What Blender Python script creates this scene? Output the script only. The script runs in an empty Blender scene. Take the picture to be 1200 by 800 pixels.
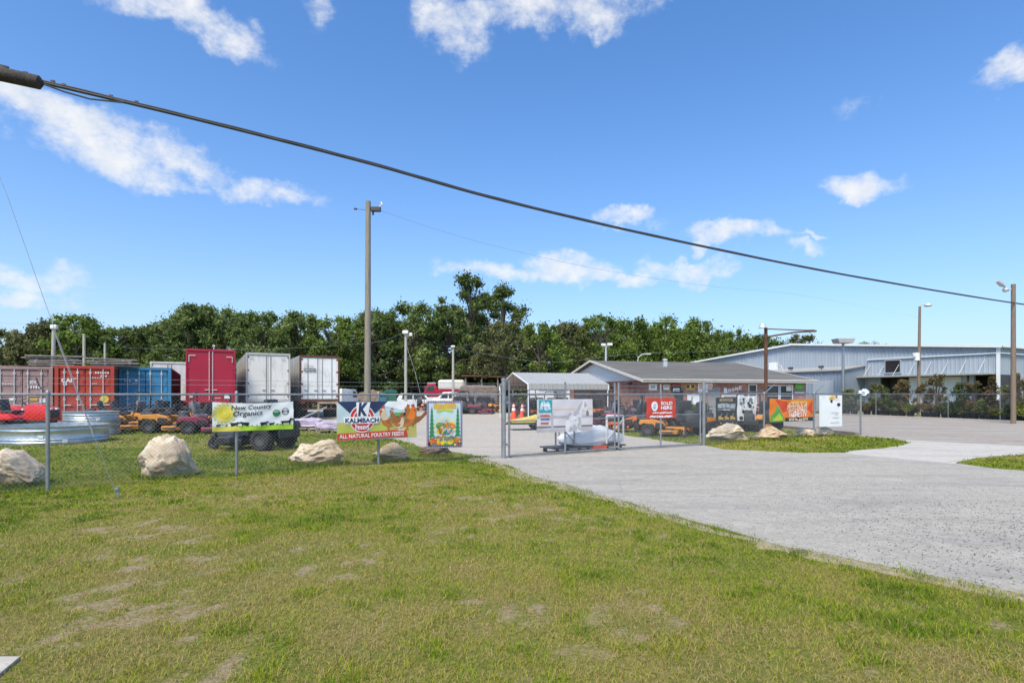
import bpy, bmesh, math, random
import numpy as np
from mathutils import Vector, Matrix
rng = np.random.default_rng(7)
random.seed(7)
R = math.radians
C = bpy.context.scene.collection
F, HZ, EYE = 667.0, 462.0, 1.6          # focal length in photo pixels, horizon row, eye height

def X(px, d): return (px - 600) / F * d
def Z(py, d): return EYE + (HZ - py) / F * d
def P(px, py, d): return Vector((X(px, d), d, Z(py, d)))
CS, SN = math.cos(R(28)), math.sin(R(28))
def S(u, v, z=0): return Vector((CS * u - SN * v, SN * u + CS * v, z))   # yard grid -> world
def ss(a, b, x):
    t = np.clip((x - a) / (b - a), 0, 1)
    return t * t * (3 - 2 * t)

# ---------------------------------------------------------------- numpy value noise
_tab = np.random.default_rng(3).random((256, 256))
def vnoise(x, y):
    xi = np.floor(x).astype(int); yi = np.floor(y).astype(int)
    fx = x - xi; fy = y - yi
    fx = fx * fx * (3 - 2 * fx); fy = fy * fy * (3 - 2 * fy)
    g = lambda a, b: _tab[a & 255, b & 255]
    return (g(xi, yi) * (1 - fx) + g(xi + 1, yi) * fx) * (1 - fy) + (g(xi, yi + 1) * (1 - fx) + g(xi + 1, yi + 1) * fx) * fy
def fbm(x, y, o=4):
    r = 0; a = .5; t = 0
    for i in range(o):
        r = r + a * vnoise(x * 2 ** i + 17.3 * i, y * 2 ** i - 9.1 * i); t += a; a *= .5
    return r / t

# ---------------------------------------------------------------- materials
def nt(name):
    m = bpy.data.materials.new(name); m.use_nodes = True
    t = m.node_tree; b = t.nodes['Principled BSDF']
    return m, t, b
def lk(t, a, b): t.links.new(a, b)
def node(t, typ, **kw):
    n = t.nodes.new(typ)
    for k, v in kw.items(): setattr(n, k, v)
    return n
def ramp(t, fac, stops):
    r = node(t, 'ShaderNodeValToRGB')
    while len(r.color_ramp.elements) < len(stops): r.color_ramp.elements.new(.5)
    for e, (p, c) in zip(r.color_ramp.elements, stops):
        e.position = p; e.color = (*c, 1) if len(c) == 3 else c
    if fac is not None: lk(t, fac, r.inputs[0])
    return r
def noise(t, vec, scale, detail=5, rough=.6):
    n = node(t, 'ShaderNodeTexNoise'); n.inputs['Scale'].default_value = scale
    n.inputs['Detail'].default_value = detail; n.inputs['Roughness'].default_value = rough
    if vec is not None: lk(t, vec, n.inputs['Vector'])
    return n
def mul(c, k): return tuple(min(1, x * k) for x in c)
def pm(name, col, rough=.6, metal=0, var=.18, scale=3.0, bump=0.05, bscale=40, dirt=None, dirt_amt=.4, stretch=(1, 1, 1), spec=.5):
    """painted / plain surface with uneven tone, scuffs and a little relief"""
    m, t, b = nt(name)
    tc = node(t, 'ShaderNodeTexCoord'); mp = node(t, 'ShaderNodeMapping'); mp.inputs['Scale'].default_value = stretch
    lk(t, tc.outputs['Object'], mp.inputs[0]); v = mp.outputs[0]
    n = noise(t, v, scale)
    r = ramp(t, n.outputs['Fac'], [(.3, mul(col, 1 - var)), (.7, mul(col, 1 + var))])
    out = r.outputs[0]
    if dirt:
        n2 = noise(t, v, scale * 2.3, 8, .7)
        r2 = ramp(t, n2.outputs['Fac'], [(.5, (0, 0, 0)), (.72, (dirt_amt,) * 3)])
        mx = node(t, 'ShaderNodeMix', data_type='RGBA'); lk(t, r2.outputs[0], mx.inputs[0])
        lk(t, out, mx.inputs[6]); mx.inputs[7].default_value = (*dirt, 1); out = mx.outputs[2]
    lk(t, out, b.inputs['Base Color'])
    b.inputs['Metallic'].default_value = metal; b.inputs['Specular IOR Level'].default_value = spec
    n3 = noise(t, v, scale * 4); r3 = ramp(t, n3.outputs['Fac'], [(.3, (max(0, rough - .12),) * 3), (.7, (min(1, rough + .12),) * 3)])
    lk(t, r3.outputs[0], b.inputs['Roughness'])
    if bump:
        nb = noise(t, v, bscale); bp = node(t, 'ShaderNodeBump'); bp.inputs['Strength'].default_value = bump * 4
        bp.inputs['Distance'].default_value = .01
        lk(t, nb.outputs['Fac'], bp.inputs['Height']); lk(t, bp.outputs[0], b.inputs['Normal'])
    return m

M = {}
M['galv'] = pm('galvanised_steel', (.36, .37, .38), .42, .75, .15, 6)
M['rail'] = pm('weathered_pipe', (.27, .28, .29), .5, .6, .2, 5)
M['wire'] = pm('mesh_wire', (.40, .41, .42), .5, .6, .1, 5, 0)
M['tank'] = pm('tank_zinc', (.50, .53, .54), .38, .8, .2, 2.5, .03)
M['tankin'] = pm('tank_zinc_pale', (.62, .65, .68), .5, .4, .15, 3)
M['white'] = pm('white_paint', (.74, .74, .72), .5, 0, .07, 1.5, .02, dirt=(.36, .28, .2), dirt_amt=.5, stretch=(1, 1, .35))
M['offwhite'] = pm('aged_white', (.66, .65, .62), .55, 0, .08, 1.2, .02, dirt=(.30, .21, .13), dirt_amt=.65, stretch=(1, 1, .22))
M['alu'] = pm('trailer_aluminium', (.45, .45, .44), .5, .2, .1, 1.2, .02, dirt=(.25, .2, .16), dirt_amt=.4, stretch=(1, 1, .3))  # box body of two white trailers, greyer than their doors
M['red'] = pm('trailer_red', (.37, .012, .04), .45, 0, .12, 1, .01, dirt=(.22, .05, .05), dirt_amt=.5, stretch=(1, 1, .25))
M['cred'] = pm('container_red', (.44, .05, .03), .55, 0, .15, 1.3, .03, dirt=(.20, .08, .05), dirt_amt=.6, stretch=(1, 1, .4))
M['cblue'] = pm('container_blue', (.035, .21, .40), .55, 0, .15, 1.3, .03, dirt=(.13, .12, .12), dirt_amt=.6, stretch=(1, 1, .4))
M['cpink'] = pm('container_faded', (.36, .23, .225), .6, 0, .16, 1.3, .03, dirt=(.2, .13, .12), dirt_amt=.5, stretch=(1, 1, .4))
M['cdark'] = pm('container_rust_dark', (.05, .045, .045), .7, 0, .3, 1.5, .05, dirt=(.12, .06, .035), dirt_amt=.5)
M['rust'] = pm('rusty_steel', (.13, .06, .035), .8, .2, .35, 4, .1, dirt=(.05, .03, .025), dirt_amt=.6)
M['rodl'] = pm('lock_rod', (.62, .60, .58), .5, .3, .15, 5, 0)
M['black'] = pm('black_plastic', (.022, .022, .024), .5, 0, .3, 5, .03)
M['dark'] = pm('dark_grey', (.05, .05, .055), .6, 0, .25, 4, .03)
M['grey'] = pm('mid_grey', (.25, .25, .26), .6, 0, .15, 4, .03)
M['rubber'] = pm('tyre_rubber', (.025, .024, .024), .85, 0, .25, 6, .08)
M['amber'] = pm('mower_amber', (.60, .235, .018), .5, 0, .25, 5, .03, dirt=(.16, .11, .06), dirt_amt=.55)
M['orange'] = pm('mower_orange', (.56, .14, .02), .5, 0, .25, 5, .03, dirt=(.15, .09, .06), dirt_amt=.55)
M['maroon'] = pm('mower_maroon', (.26, .025, .06), .35, 0, .1, 4, .01)
M['mred'] = pm('mower_red', (.62, .02, .02), .25, 0, .08, 4, .005)
M['seat'] = pm('seat_vinyl', (.035, .035, .038), .55, 0, .2, 5, .03)
M['seatg'] = pm('seat_grey_vinyl', (.17, .16, .17), .55, 0, .2, 5, .03)
M['glass'] = pm('dark_glass', (.025, .03, .035), .08, 0, .2, 2, 0, spec=.8)
M['conc'] = pm('slab_concrete', (.44, .405, .36), .85, 0, .12, 6, .1, 90, dirt=(.3, .27, .22), dirt_amt=.4)
M['cone'] = pm('cone_orange', (.72, .085, .02), .5, 0, .1, 5, .01)
M['cable'] = pm('cable_jacket', (.05, .048, .047), .6, 0, .3, 3, .05)
M['wirefar'] = pm('aged_wire', (.33, .36, .40), .6, .3, .1, 3, 0)
M['bin'] = pm('bin_green', (.02, .13, .085), .5, 0, .2, 2, .02)
M['binb'] = pm('bin_teal', (.045, .16, .19), .5, 0, .2, 2, .02)
M['tarp'] = pm('white_wrap', (.74, .76, .79), .35, 0, .06, 3, .25, 14)
M['lilac'] = pm('lilac_wrap', (.52, .43, .54), .4, 0, .25, 3, .3, 12)
M['ytarp'] = pm('yellow_sheet', (.72, .56, .12), .45, 0, .12, 4, .2, 14)
M['plank'] = pm('weathered_plank', (.30, .26, .24), .85, 0, .3, 5, .15, 30, dirt=(.09, .07, .065), dirt_amt=.7, stretch=(.3, 3, 3))
M['pallet'] = pm('pallet_wood', (.33, .25, .17), .85, 0, .25, 5, .1, 30)
M['pot'] = pm('nursery_pot', (.018, .018, .022), .5, 0, .3, 4, .02)
M['steelroof'] = pm('carport_metal', (.38, .37, .35), .4, .1, .06, 2, .02, dirt=(.5, .46, .4), dirt_amt=.3)
M['timber'] = pm('edge_timber', (.22, .17, .13), .85, 0, .25, 5, .12, 30)
M['soffit'] = pm('porch_dark', (.07, .06, .06), .8, 0, .2, 3, .05)  # dark tone standing in for the shade inside the porch
M['lampw'] = pm('lamp_housing', (.55, .56, .56), .4, .2, .1, 5, 0)

def mat_wood(name, a, b_, rough=.85):
    m, t, b = nt(name)
    tc = node(t, 'ShaderNodeTexCoord'); mp = node(t, 'ShaderNodeMapping'); mp.inputs['Scale'].default_value = (9, 9, .5)
    lk(t, tc.outputs['Object'], mp.inputs[0])
    n = noise(t, mp.outputs[0], 4, 8, .65); r = ramp(t, n.outputs['Fac'], [(.3, a), (.7, b_)])
    lk(t, r.outputs[0], b.inputs['Base Color']); b.inputs['Roughness'].default_value = rough
    bp = node(t, 'ShaderNodeBump'); bp.inputs['Strength'].default_value = .5; bp.inputs['Distance'].default_value = .02
    lk(t, n.outputs['Fac'], bp.inputs['Height']); lk(t, bp.outputs[0], b.inputs['Normal'])
    return m
M['pole'] = mat_wood('pole_wood', (.17, .145, .11), (.34, .30, .235))
M['polepale'] = mat_wood('pale_pole_wood', (.30, .28, .24), (.50, .47, .41))
M['polebrown'] = mat_wood('brown_pole_wood', (.15, .105, .075), (.27, .20, .15))
M['trunk'] = mat_wood('bark', (.07, .055, .045), (.19, .16, .13))

def mat_rock(name, a, b_, c, stain):
    m, t, b = nt(name)
    tc = node(t, 'ShaderNodeTexCoord'); v = tc.outputs['Object']
    n = noise(t, v, 3.2, 8, .65); r = ramp(t, n.outputs['Fac'], [(.32, a), (.5, b_), (.68, c)])
    n2 = noise(t, v, 1.7, 6, .6); r2 = ramp(t, n2.outputs['Fac'], [(.50, (0, 0, 0)), (.64, (.75,) * 3)])
    mx = node(t, 'ShaderNodeMix', data_type='RGBA'); lk(t, r2.outputs[0], mx.inputs[0]); lk(t, r.outputs[0], mx.inputs[6])
    mx.inputs[7].default_value = (*stain, 1)
    lk(t, mx.outputs[2], b.inputs['Base Color']); b.inputs['Roughness'].default_value = .9; b.inputs['Specular IOR Level'].default_value = .2
    n3 = noise(t, v, 9, 10, .7); bp = node(t, 'ShaderNodeBump'); bp.inputs['Strength'].default_value = 1; bp.inputs['Distance'].default_value = .055
    lk(t, n3.outputs['Fac'], bp.inputs['Height']); lk(t, bp.outputs[0], b.inputs['Normal'])
    return m
M['rock'] = mat_rock('limestone', (.48, .36, .235), (.68, .56, .42), (.80, .73, .60), (.47, .28, .14))
M['rocktan'] = mat_rock('tan_limestone', (.36, .25, .15), (.54, .42, .28), (.68, .58, .45), (.40, .21, .10))
M['rockdark'] = mat_rock('dark_limestone', (.10, .06, .05), (.2, .13, .10), (.5, .38, .28), (.12, .07, .06))

def mat_leaf(name, cols, trans=.42):
    m, t, b = nt(name)
    a = node(t, 'ShaderNodeAttribute', attribute_name='tone')
    r = ramp(t, a.outputs['Fac'], [(i / (len(cols) - 1), c) for i, c in enumerate(cols)])
    oi = node(t, 'ShaderNodeObjectInfo'); hs = node(t, 'ShaderNodeHueSaturation')
    mr = node(t, 'ShaderNodeMapRange'); lk(t, oi.outputs['Random'], mr.inputs[0]); mr.inputs[3].default_value = .8; mr.inputs[4].default_value = 1.2
    lk(t, mr.outputs[0], hs.inputs['Value']); lk(t, r.outputs[0], hs.inputs['Color'])
    lk(t, hs.outputs[0], b.inputs['Base Color']); b.inputs['Roughness'].default_value = .65; b.inputs['Specular IOR Level'].default_value = .12
    tr = node(t, 'ShaderNodeBsdfTranslucent'); lk(t, hs.outputs[0], tr.inputs[0])
    mx = node(t, 'ShaderNodeMixShader'); mx.inputs[0].default_value = trans
    lk(t, b.outputs[0], mx.inputs[1]); lk(t, tr.outputs[0], mx.inputs[2])
    lk(t, mx.outputs[0], t.nodes['Material Output'].inputs[0])
    return m
M['leaf'] = mat_leaf('oak_leaves', [(.072, .105, .034), (.145, .195, .06), (.25, .31, .10)])
M['leafl'] = mat_leaf('vine_leaves', [(.075, .115, .025), (.15, .215, .045), (.25, .335, .08)])
M['leafo'] = mat_leaf('olive_leaves', [(.09, .10, .04), (.175, .19, .075), (.28, .285, .135)])
M['leafs'] = mat_leaf('shrub_leaves', [(.045, .075, .022), (.09, .13, .04), (.17, .21, .08)])
M['leafr'] = mat_leaf('bronze_leaves', [(.09, .09, .035), (.17, .14, .065), (.29, .17, .10)])
M['leafy'] = mat_leaf('yellow_green_leaves', [(.08, .10, .02), (.17, .2, .04), (.28, .29, .09)])
M['blade'] = mat_leaf('grass_blades', [(.35, .25, .13), (.34, .28, .07), (.275, .30, .018), (.18, .265, .008), (.085, .16, .006)], .2)

# ---------------------------------------------------------------- mesh builder
class MB:
    def __init__(s): s.v = []; s.f = []; s.m = []; s.mi = 0
    def add(s, vs, fs):
        o = len(s.v); s.v += [tuple(p) for p in vs]
        for f in fs: s.f.append([i + o for i in f]); s.m.append(s.mi)
    def box(s, c, d, rz=0, bev=0, rot=None):
        bm = bmesh.new(); bmesh.ops.create_cube(bm, size=1)
        bmesh.ops.scale(bm, vec=d, verts=bm.verts)
        if bev: bmesh.ops.bevel(bm, geom=bm.edges[:], offset=bev, segments=2, affect='EDGES', profile=.5)
        mt = Matrix.Translation(c) @ (rot if rot is not None else Matrix.Rotation(rz, 4, 'Z'))
        s.bm(bm, mt); return s
    def bm(s, bm, mt=None):
        bm.verts.index_update()
        s.add([(mt @ v.co if mt else v.co) for v in bm.verts], [[v.index for v in f.verts] for f in bm.faces]); bm.free()
    def tube(s, pts, r, n=8, cap=True):
        pts = [Vector(p) for p in pts]; rs = r if hasattr(r, '__len__') else [r] * len(pts)
        vs = []; fs = []
        up = None
        for i, p in enumerate(pts):
            t = (pts[min(i + 1, len(pts) - 1)] - pts[max(i - 1, 0)]).normalized()
            if up is None or abs(up.dot(t)) > .95: up = Vector((0, 0, 1)) if abs(t.z) < .9 else Vector((1, 0, 0))
            a = t.cross(up).normalized(); b = a.cross(t).normalized(); up = b
            for k in range(n):
                an = 2 * math.pi * (k + .5) / n
                vs.append(p + (a * math.cos(an) + b * math.sin(an)) * rs[i])
        for i in range(len(pts) - 1):
            for k in range(n):
                fs.append([i * n + k, i * n + (k + 1) % n, (i + 1) * n + (k + 1) % n, (i + 1) * n + k])
        if cap: fs += [list(range(n)), list(range((len(pts) - 1) * n, len(pts) * n))[::-1]]
        s.add(vs, fs); return s
    def lathe(s, prof, n=24, c=(0, 0, 0), axis='Z', close=False):
        vs = []; fs = []
        for (r, h) in prof:
            for k in range(n):
                a = 2 * math.pi * k / n; q = (r * math.cos(a), r * math.sin(a), h)
                if axis == 'Y': q = (q[0], q[2], q[1])
                if axis == 'X': q = (q[2], q[0], q[1])
                vs.append((q[0] + c[0], q[1] + c[1], q[2] + c[2]))
        L = len(prof)
        for i in range(L - 1 + (1 if close else 0)):
            j = (i + 1) % L
            for k in range(n): fs.append([i * n + k, i * n + (k + 1) % n, j * n + (k + 1) % n, j * n + k])
        s.add(vs, fs); return s
    def prism(s, poly, a, b, plane='XZ', bev=0):
        """polygon extruded along the missing axis from a to b"""
        f = {'XZ': lambda p, t: (p[0], t, p[1]), 'YZ': lambda p, t: (t, p[0], p[1]), 'XY': lambda p, t: (p[0], p[1], t)}[plane]
        n = len(poly); bm = bmesh.new()
        A = [bm.verts.new(f(p, a)) for p in poly]; B = [bm.verts.new(f(p, b)) for p in poly]
        bm.faces.new(A[::-1]); bm.faces.new(B)
        for i in range(n): bm.faces.new([A[i], A[(i + 1) % n], B[(i + 1) % n], B[i]])
        if bev: bmesh.ops.bevel(bm, geom=bm.edges[:], offset=bev, segments=2, affect='EDGES', profile=.5)
        s.bm(bm); return s
    def quad(s, a, b, c, d): s.add([a, b, c, d], [[0, 1, 2, 3]]); return s
    def build(s, name, mat, parent=None, smooth=False, fix=True):
        me = bpy.data.meshes.new(name); me.from_pydata(s.v, [], s.f)
        mats = mat if isinstance(mat, (list, tuple)) else [mat]
        for m in mats: me.materials.append(m)
        if any(s.m): me.polygons.foreach_set('material_index', s.m)
        if fix:
            bm = bmesh.new(); bm.from_mesh(me); bmesh.ops.recalc_face_normals(bm, faces=bm.faces); bm.to_mesh(me); bm.free()
        if smooth:
            me.polygons.foreach_set('use_smooth', [True] * len(me.polygons))
            try: me.set_sharp_from_angle(angle=R(38))
            except Exception: pass
        me.update()
        o = bpy.data.objects.new(name, me); C.objects.link(o)
        if parent: o.parent = parent
        return o

def tag(o, label=None, cat=None, group=None, kind=None):
    if label: o['label'] = label
    if cat: o['category'] = cat
    if group: o['group'] = group
    if kind: o['kind'] = kind
    return o
def thing(name, label, cat, loc=(0, 0, 0), rz=0, group=None):
    o = bpy.data.objects.new(name, None); C.objects.link(o); o.empty_display_size = .2
    o.location = loc; o.rotation_euler = (0, 0, rz)
    return tag(o, label, cat, group)
def dup(root, loc, rz=0, label=None, group=None, scale=None):
    r = root.copy(); C.objects.link(r); r.location = loc; r.rotation_euler = (0, 0, rz)
    if scale: r.scale = (scale,) * 3 if not hasattr(scale, '__len__') else scale
    if label: r['label'] = label
    if group: r['group'] = group
    for ch in list(root.children):
        c = ch.copy(); C.objects.link(c); c.parent = r
        for g in list(ch.children):
            d = g.copy(); C.objects.link(d); d.parent = c
    return r
def structure(o): o['kind'] = 'structure'; return o

def text_geo(s, size=1, bold=0, shear=0):
    cu = bpy.data.curves.new('t', 'FONT'); cu.body = s; cu.size = size; cu.offset = bold * size; cu.shear = shear; cu.resolution_u = 2
    o = bpy.data.objects.new('t', cu); C.objects.link(o)
    dg = bpy.context.evaluated_depsgraph_get(); dg.update()
    me = bpy.data.meshes.new_from_object(o.evaluated_get(dg))
    v = [(p.co.x, p.co.y) for p in me.vertices]; f = [list(p.vertices) for p in me.polygons]
    bpy.data.objects.remove(o); bpy.data.curves.remove(cu); bpy.data.meshes.remove(me)
    xs = [p[0] for p in v]; ys = [p[1] for p in v]
    x0, x1, y0, y1 = min(xs), max(xs), min(ys), max(ys)
    return [((p[0] - x0) / (x1 - x0), (p[1] - y0) / (y1 - y0)) for p in v], f
def flat_text(mb, s, x0, z0, w, h, y, bold=.02, shear=0):
    v, f = text_geo(s, 1, bold, shear)
    mb.add([(x0 + p[0] * w, y, z0 + p[1] * h) for p in v], f)

# ---------------------------------------------------------------- print colours
def ink(name, c, rough=.45): return pm('ink_' + name, c, rough, 0, .05, 3, 0)
I = {k: ink(k, v) for k, v in dict(
    white=(.78, .79, .80), cream=(.74, .70, .58), black=(.02, .02, .022), navy=(.02, .035, .10), red=(.52, .03, .03), brick=(.55, .055, .03),
    sun=(.72, .62, .10), lime=(.36, .58, .03), yellow=(.72, .55, .04), green=(.03, .22, .08), mid=(.10, .34, .08), teal=(.02, .33, .37),
    purple=(.16, .09, .20), sky=(.50, .62, .66), gold=(.62, .38, .06), orange=(.74, .19, .02), deep=(.60, .06, .015), pale=(.66, .50, .36),
    grey=(.42, .40, .41), horse=(.66, .64, .645), lgrey=(.60, .57, .58), dgrey=(.20, .18, .18), brown=(.30, .11, .03), rust=(.44, .15, .03), blue=(.04, .14, .36), pink=(.72, .42, .33),
    straw=(.50, .42, .12), meadow=(.42, .46, .08), silver=(.45, .50, .55)).items()}

class Banner:
    def __init__(s, name, label, cat, p0, p1, zb, zt, mat, bow=.012, sag=0, off=.035, thick=.004, group=None):
        p0 = Vector(p0); p1 = Vector(p1); d = (p1 - p0); s.W = d.length; s.H = zt - zb; s.sag = sag
        rz = math.atan2(d.y, d.x); n = Vector((math.sin(rz), -math.cos(rz)))
        s.o = thing(name, label, cat, (p0.x + n.x * off, p0.y + n.y * off, zb), rz, group)
        s.bow = bow; s.seed = p0.x; s.parts = {}
        bm = bmesh.new(); nx = max(2, int(s.W / .05)); nz = max(2, int(s.H / .05))
        g = [[bm.verts.new(s.pos(i / nx, j / nz, 0)) for i in range(nx + 1)] for j in range(nz + 1)]
        for j in range(nz):
            for i in range(nx): bm.faces.new([g[j][i], g[j][i + 1], g[j + 1][i + 1], g[j + 1][i]])
        r = bmesh.ops.extrude_face_region(bm, geom=bm.faces[:])
        for v in r['geom']:
            if isinstance(v, bmesh.types.BMVert): v.co.y += thick
        mb = MB(); mb.bm(bm); mb.build('sheet', mat, s.o, True)
    def pos(s, u, v, k):
        x = u * s.W; z = v * s.H
        y = s.bow * (math.sin(u * 9 + s.seed) * .6 + math.sin(v * 5 + u * 14 + s.seed * 2) * .5 + math.sin(u * 23 - v * 11) * .2)
        z += -s.sag * math.sin(math.pi * u) * v
        return (x, y - .0035 * k, z)
    def poly(s, pts, ink_, k=1, part='print'):
        bm = bmesh.new(); bm.faces.new([bm.verts.new((p[0] * s.W, 0, p[1] * s.H)) for p in pts])
        bmesh.ops.triangulate(bm, faces=bm.faces[:])
        step = .08
        for ax, n, L in ((0, int(s.W / step), s.W), (2, int(s.H / step), s.H)):
            for i in range(1, n + 1):
                co = [0, 0, 0]; no = [0, 0, 0]; co[ax] = i * L / (n + 1); no[ax] = 1
                bmesh.ops.bisect_plane(bm, geom=bm.verts[:] + bm.edges[:] + bm.faces[:], plane_co=co, plane_no=no)
        for v in bm.verts: v.co = s.pos(v.co.x / s.W, v.co.z / s.H, k)
        e = s.parts.setdefault(part, ([], MB())); 
        if ink_ not in e[0]: e[0].append(ink_)
        e[1].mi = e[0].index(ink_); e[1].bm(bm)
    def rect(s, x0, y0, x1, y1, i, k=1): s.poly([(x0, y0), (x1, y0), (x1, y1), (x0, y1)], i, k)
    def disc(s, cx, cy, r, i, k=1, n=20, ry=None, a0=0, a1=2 * math.pi):
        """r as a share of the height"""
        rx = r * s.H / s.W; ry = ry or r
        s.poly([(cx + rx * math.cos(a0 + (a1 - a0) * t / n), cy + ry * math.sin(a0 + (a1 - a0) * t / n)) for t in range(n + (1 if a1 - a0 < 6.2 else 0))], i, k)
    def line(s, x0, y0, x1, y1, w, i, k=2):
        dx, dy = (x1 - x0) * s.W, (y1 - y0) * s.H; L = math.hypot(dx, dy); ax, ay = -dy / L * w / 2 * s.H, dx / L * w / 2 * s.H
        ax /= s.W; ay /= s.H
        s.poly([(x0 + ax, y0 + ay), (x0 - ax, y0 - ay), (x1 - ax, y1 - ay), (x1 + ax, y1 + ay)], i, k)
    def text(s, t, x0, y0, w, h, i, k=3, bold=.02, shear=0, slope=0):
        v, f = text_geo(t, 1, bold, shear)
        e = s.parts.setdefault('lettering', ([], MB()))
        if i not in e[0]: e[0].append(i)
        e[1].mi = e[0].index(i)
        e[1].add([s.pos(x0 + p[0] * w, y0 + p[1] * h + slope * p[0], k) for p in v], f)
    def scrawl(s, x0, y0, x1, y1, n, i, k=3, w=.02, seed=1):
        """unreadable lettering: short upright, level and slanted strokes"""
        r = random.Random(seed); cw = (x1 - x0) / n
        for j in range(n):
            xa = x0 + j * cw; xb = xa + cw * .72
            for (a, b, c, d) in r.sample([(xa, y0, xa, y1), (xb, y0, xb, y1), (xa, y1, xb, y1), (xa, y0, xb, y0), (xa, (y0 + y1) / 2, xb, (y0 + y1) / 2), (xa, y0, xb, y1), (xa, y1, xb, y0)], 3):
                s.line(a, b, c, d, w, i, k)
    def done(s):
        for n, (ms, mb) in s.parts.items(): mb.build(n, [I[m] for m in ms], s.o, fix=False)
        return s.o
def animal(b, cx, cy, h, i, k=2, flip=1, kind='cow'):
    """small side-on silhouette"""
    w = h * b.H / b.W
    q = {'cow': [(-.8, .35), (-.78, .75), (.35, .8), (.55, .95), (.9, .85), (.95, .65), (.6, .6), (.5, .35), (.48, 0), (.36, 0), (.34, .32), (-.5, .32), (-.54, 0), (-.68, 0), (-.68, .35)],
         'horse': [(-.9, .3), (-.8, .62), (.25, .62), (.5, 1.0), (.62, 1.05), (.95, .8), (.9, .7), (.66, .76), (.52, .4), (.5, 0), (.4, 0), (.36, .33), (-.48, .33), (-.56, 0), (-.66, 0), (-.66, .36), (-.78, .5)],
         'hen': [(-.6, .78), (-.38, .52), (-.1, .45), (.12, .62), (.2, .9), (.28, 1), (.36, .95), (.46, .88), (.33, .8), (.4, .5), (.3, .25), (.08, .14), (.08, 0), (.02, 0), (0, .13), (-.25, .2), (-.45, .38), (-.68, .6)]}[kind]
    b.poly([(cx + flip * x * w, cy + y * h) for x, y in q], i, k)

def hen(b, cx, cy, h, flip, body, neck, wing, k=3):
    w = h * b.H / b.W; q = lambda pts: [(cx + flip * x * w, cy + y * h) for x, y in pts]
    animal(b, cx, cy, h, body, k, flip, 'hen')
    b.poly(q([(.02, .5), (.12, .64), (.2, .9), (.28, 1), (.36, .94), (.33, .8), (.39, .56), (.3, .42), (.15, .42)]), neck, k + .3)
    b.poly(q([(-.42, .46), (-.1, .5), (.14, .44), (.12, .3), (-.1, .24), (-.32, .32)]), wing, k + .3)
    b.poly(q([(-.6, .78), (-.4, .54), (-.36, .42), (-.52, .48), (-.68, .6)]), wing, k + .5)
    b.poly(q([(.2, .97), (.23, 1.07), (.28, 1.02), (.31, 1.1), (.35, 1.0), (.36, .94), (.28, .97)]), 'red', k + .6); b.poly(q([(.33, .86), (.39, .86), (.38, .76), (.34, .76)]), 'red', k + .6)
    b.poly(q([(.36, .93), (.46, .88), (.36, .86)]), 'gold', k + .7)

def inside(poly, x, y):
    r = np.zeros(np.shape(x), bool); n = len(poly)
    for i in range(n):
        x0, y0 = poly[i]; x1, y1 = poly[(i + 1) % n]
        if y0 == y1: continue
        c = ((y0 > y) != (y1 > y)) & (x < (x1 - x0) * (y - y0) / (y1 - y0) + x0)
        r ^= c
    return r
# ================================================================ GROUND
def roughen(poly, amp, step=.25):
    out = []; n = len(poly)
    for i in range(n):
        a = np.array(poly[i], float); b = np.array(poly[(i + 1) % n], float); L = np.linalg.norm(b - a); k = max(1, int(L / step))
        d = (b - a) / L; nn = np.array([-d[1], d[0]])
        for j in range(k):
            p = a + (b - a) * j / k
            w = amp * min(1, L / 2) * (0 if j == 0 else 1)
            p = p + nn * w * (fbm(np.array([p[0] * 1.3]), np.array([p[1] * 1.3]), 4)[0] - .5) * 2
            out.append((float(p[0]), float(p[1])))
    return out
ROAD = roughen([(11.5, -4), (7.6, 1), (4.9, 3.7), (4.08, 4.54), (3.57, 5.18), (2.82, 6.0), (2.04, 7.57), (1.3, 9.3), (.64, 10.7), (-.3, 13.2), (-.75, 14.4),
                (-.2, 14.75), (3, 16.6), (6.05, 18.3), (6.15, 16.5), (7.9, 15.5), (9.0, 15.6), (10.3, 13.2), (10.4, 12.2), (10.9, 11.7), (14, 11.3), (22, 12), (40, 12), (60, -4)], .16)
YARD = roughen([(.3, 14.3), (-1.0, 14.9), (-1.9, 15.9), (-3.1, 18.2), (-4.4, 21), (-7.3, 24.2), (-12, 28.5), (-15.5, 34), (-30, 42), (-34, 62), (4, 64), (24, 60),
                (26, 36), (14, 36.5), (8.4, 36.4), (5.5, 33), (4.1, 27.5), (4.6, 21.5), (6.0, 18.2), (3, 16.4)], .3)
LOT = roughen([(13.1, 22.2), (12.6, 27), (13.2, 36), (22, 42), (25.3, 44), (28.6, 31), (31, 24), (45, 24), (60, 14), (40, 11), (20, 14.4), (15.5, 17.2), (13.4, 19.4), (13.8, 20.6)], .1, .4)
APRON = roughen([(9.0, 15.4), (9.5, 16.0), (11.2, 17.0), (13.0, 18.7), (13.6, 19.9), (15.6, 17.6), (20, 15.0), (30, 13), (30, 12.4), (20, 14.0), (14.2, 15.5), (12.3, 14.6), (10.9, 13.7), (10.1, 13.0)], .2)
def sheet(name, poly, z, mat, step=1.5):
    bm = bmesh.new(); bm.faces.new([bm.verts.new((p[0], p[1], z)) for p in poly])
    bmesh.ops.triangulate(bm, faces=bm.faces[:])
    r_ = bmesh.ops.extrude_edge_only(bm, edges=[e for e in bm.edges if e.is_boundary])
    for q_ in r_['geom']:
        if isinstance(q_, bmesh.types.BMVert): q_.co.z = -.02
    mb = MB(); mb.bm(bm); o = mb.build(name, mat, fix=False)
    return structure(o)

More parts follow.
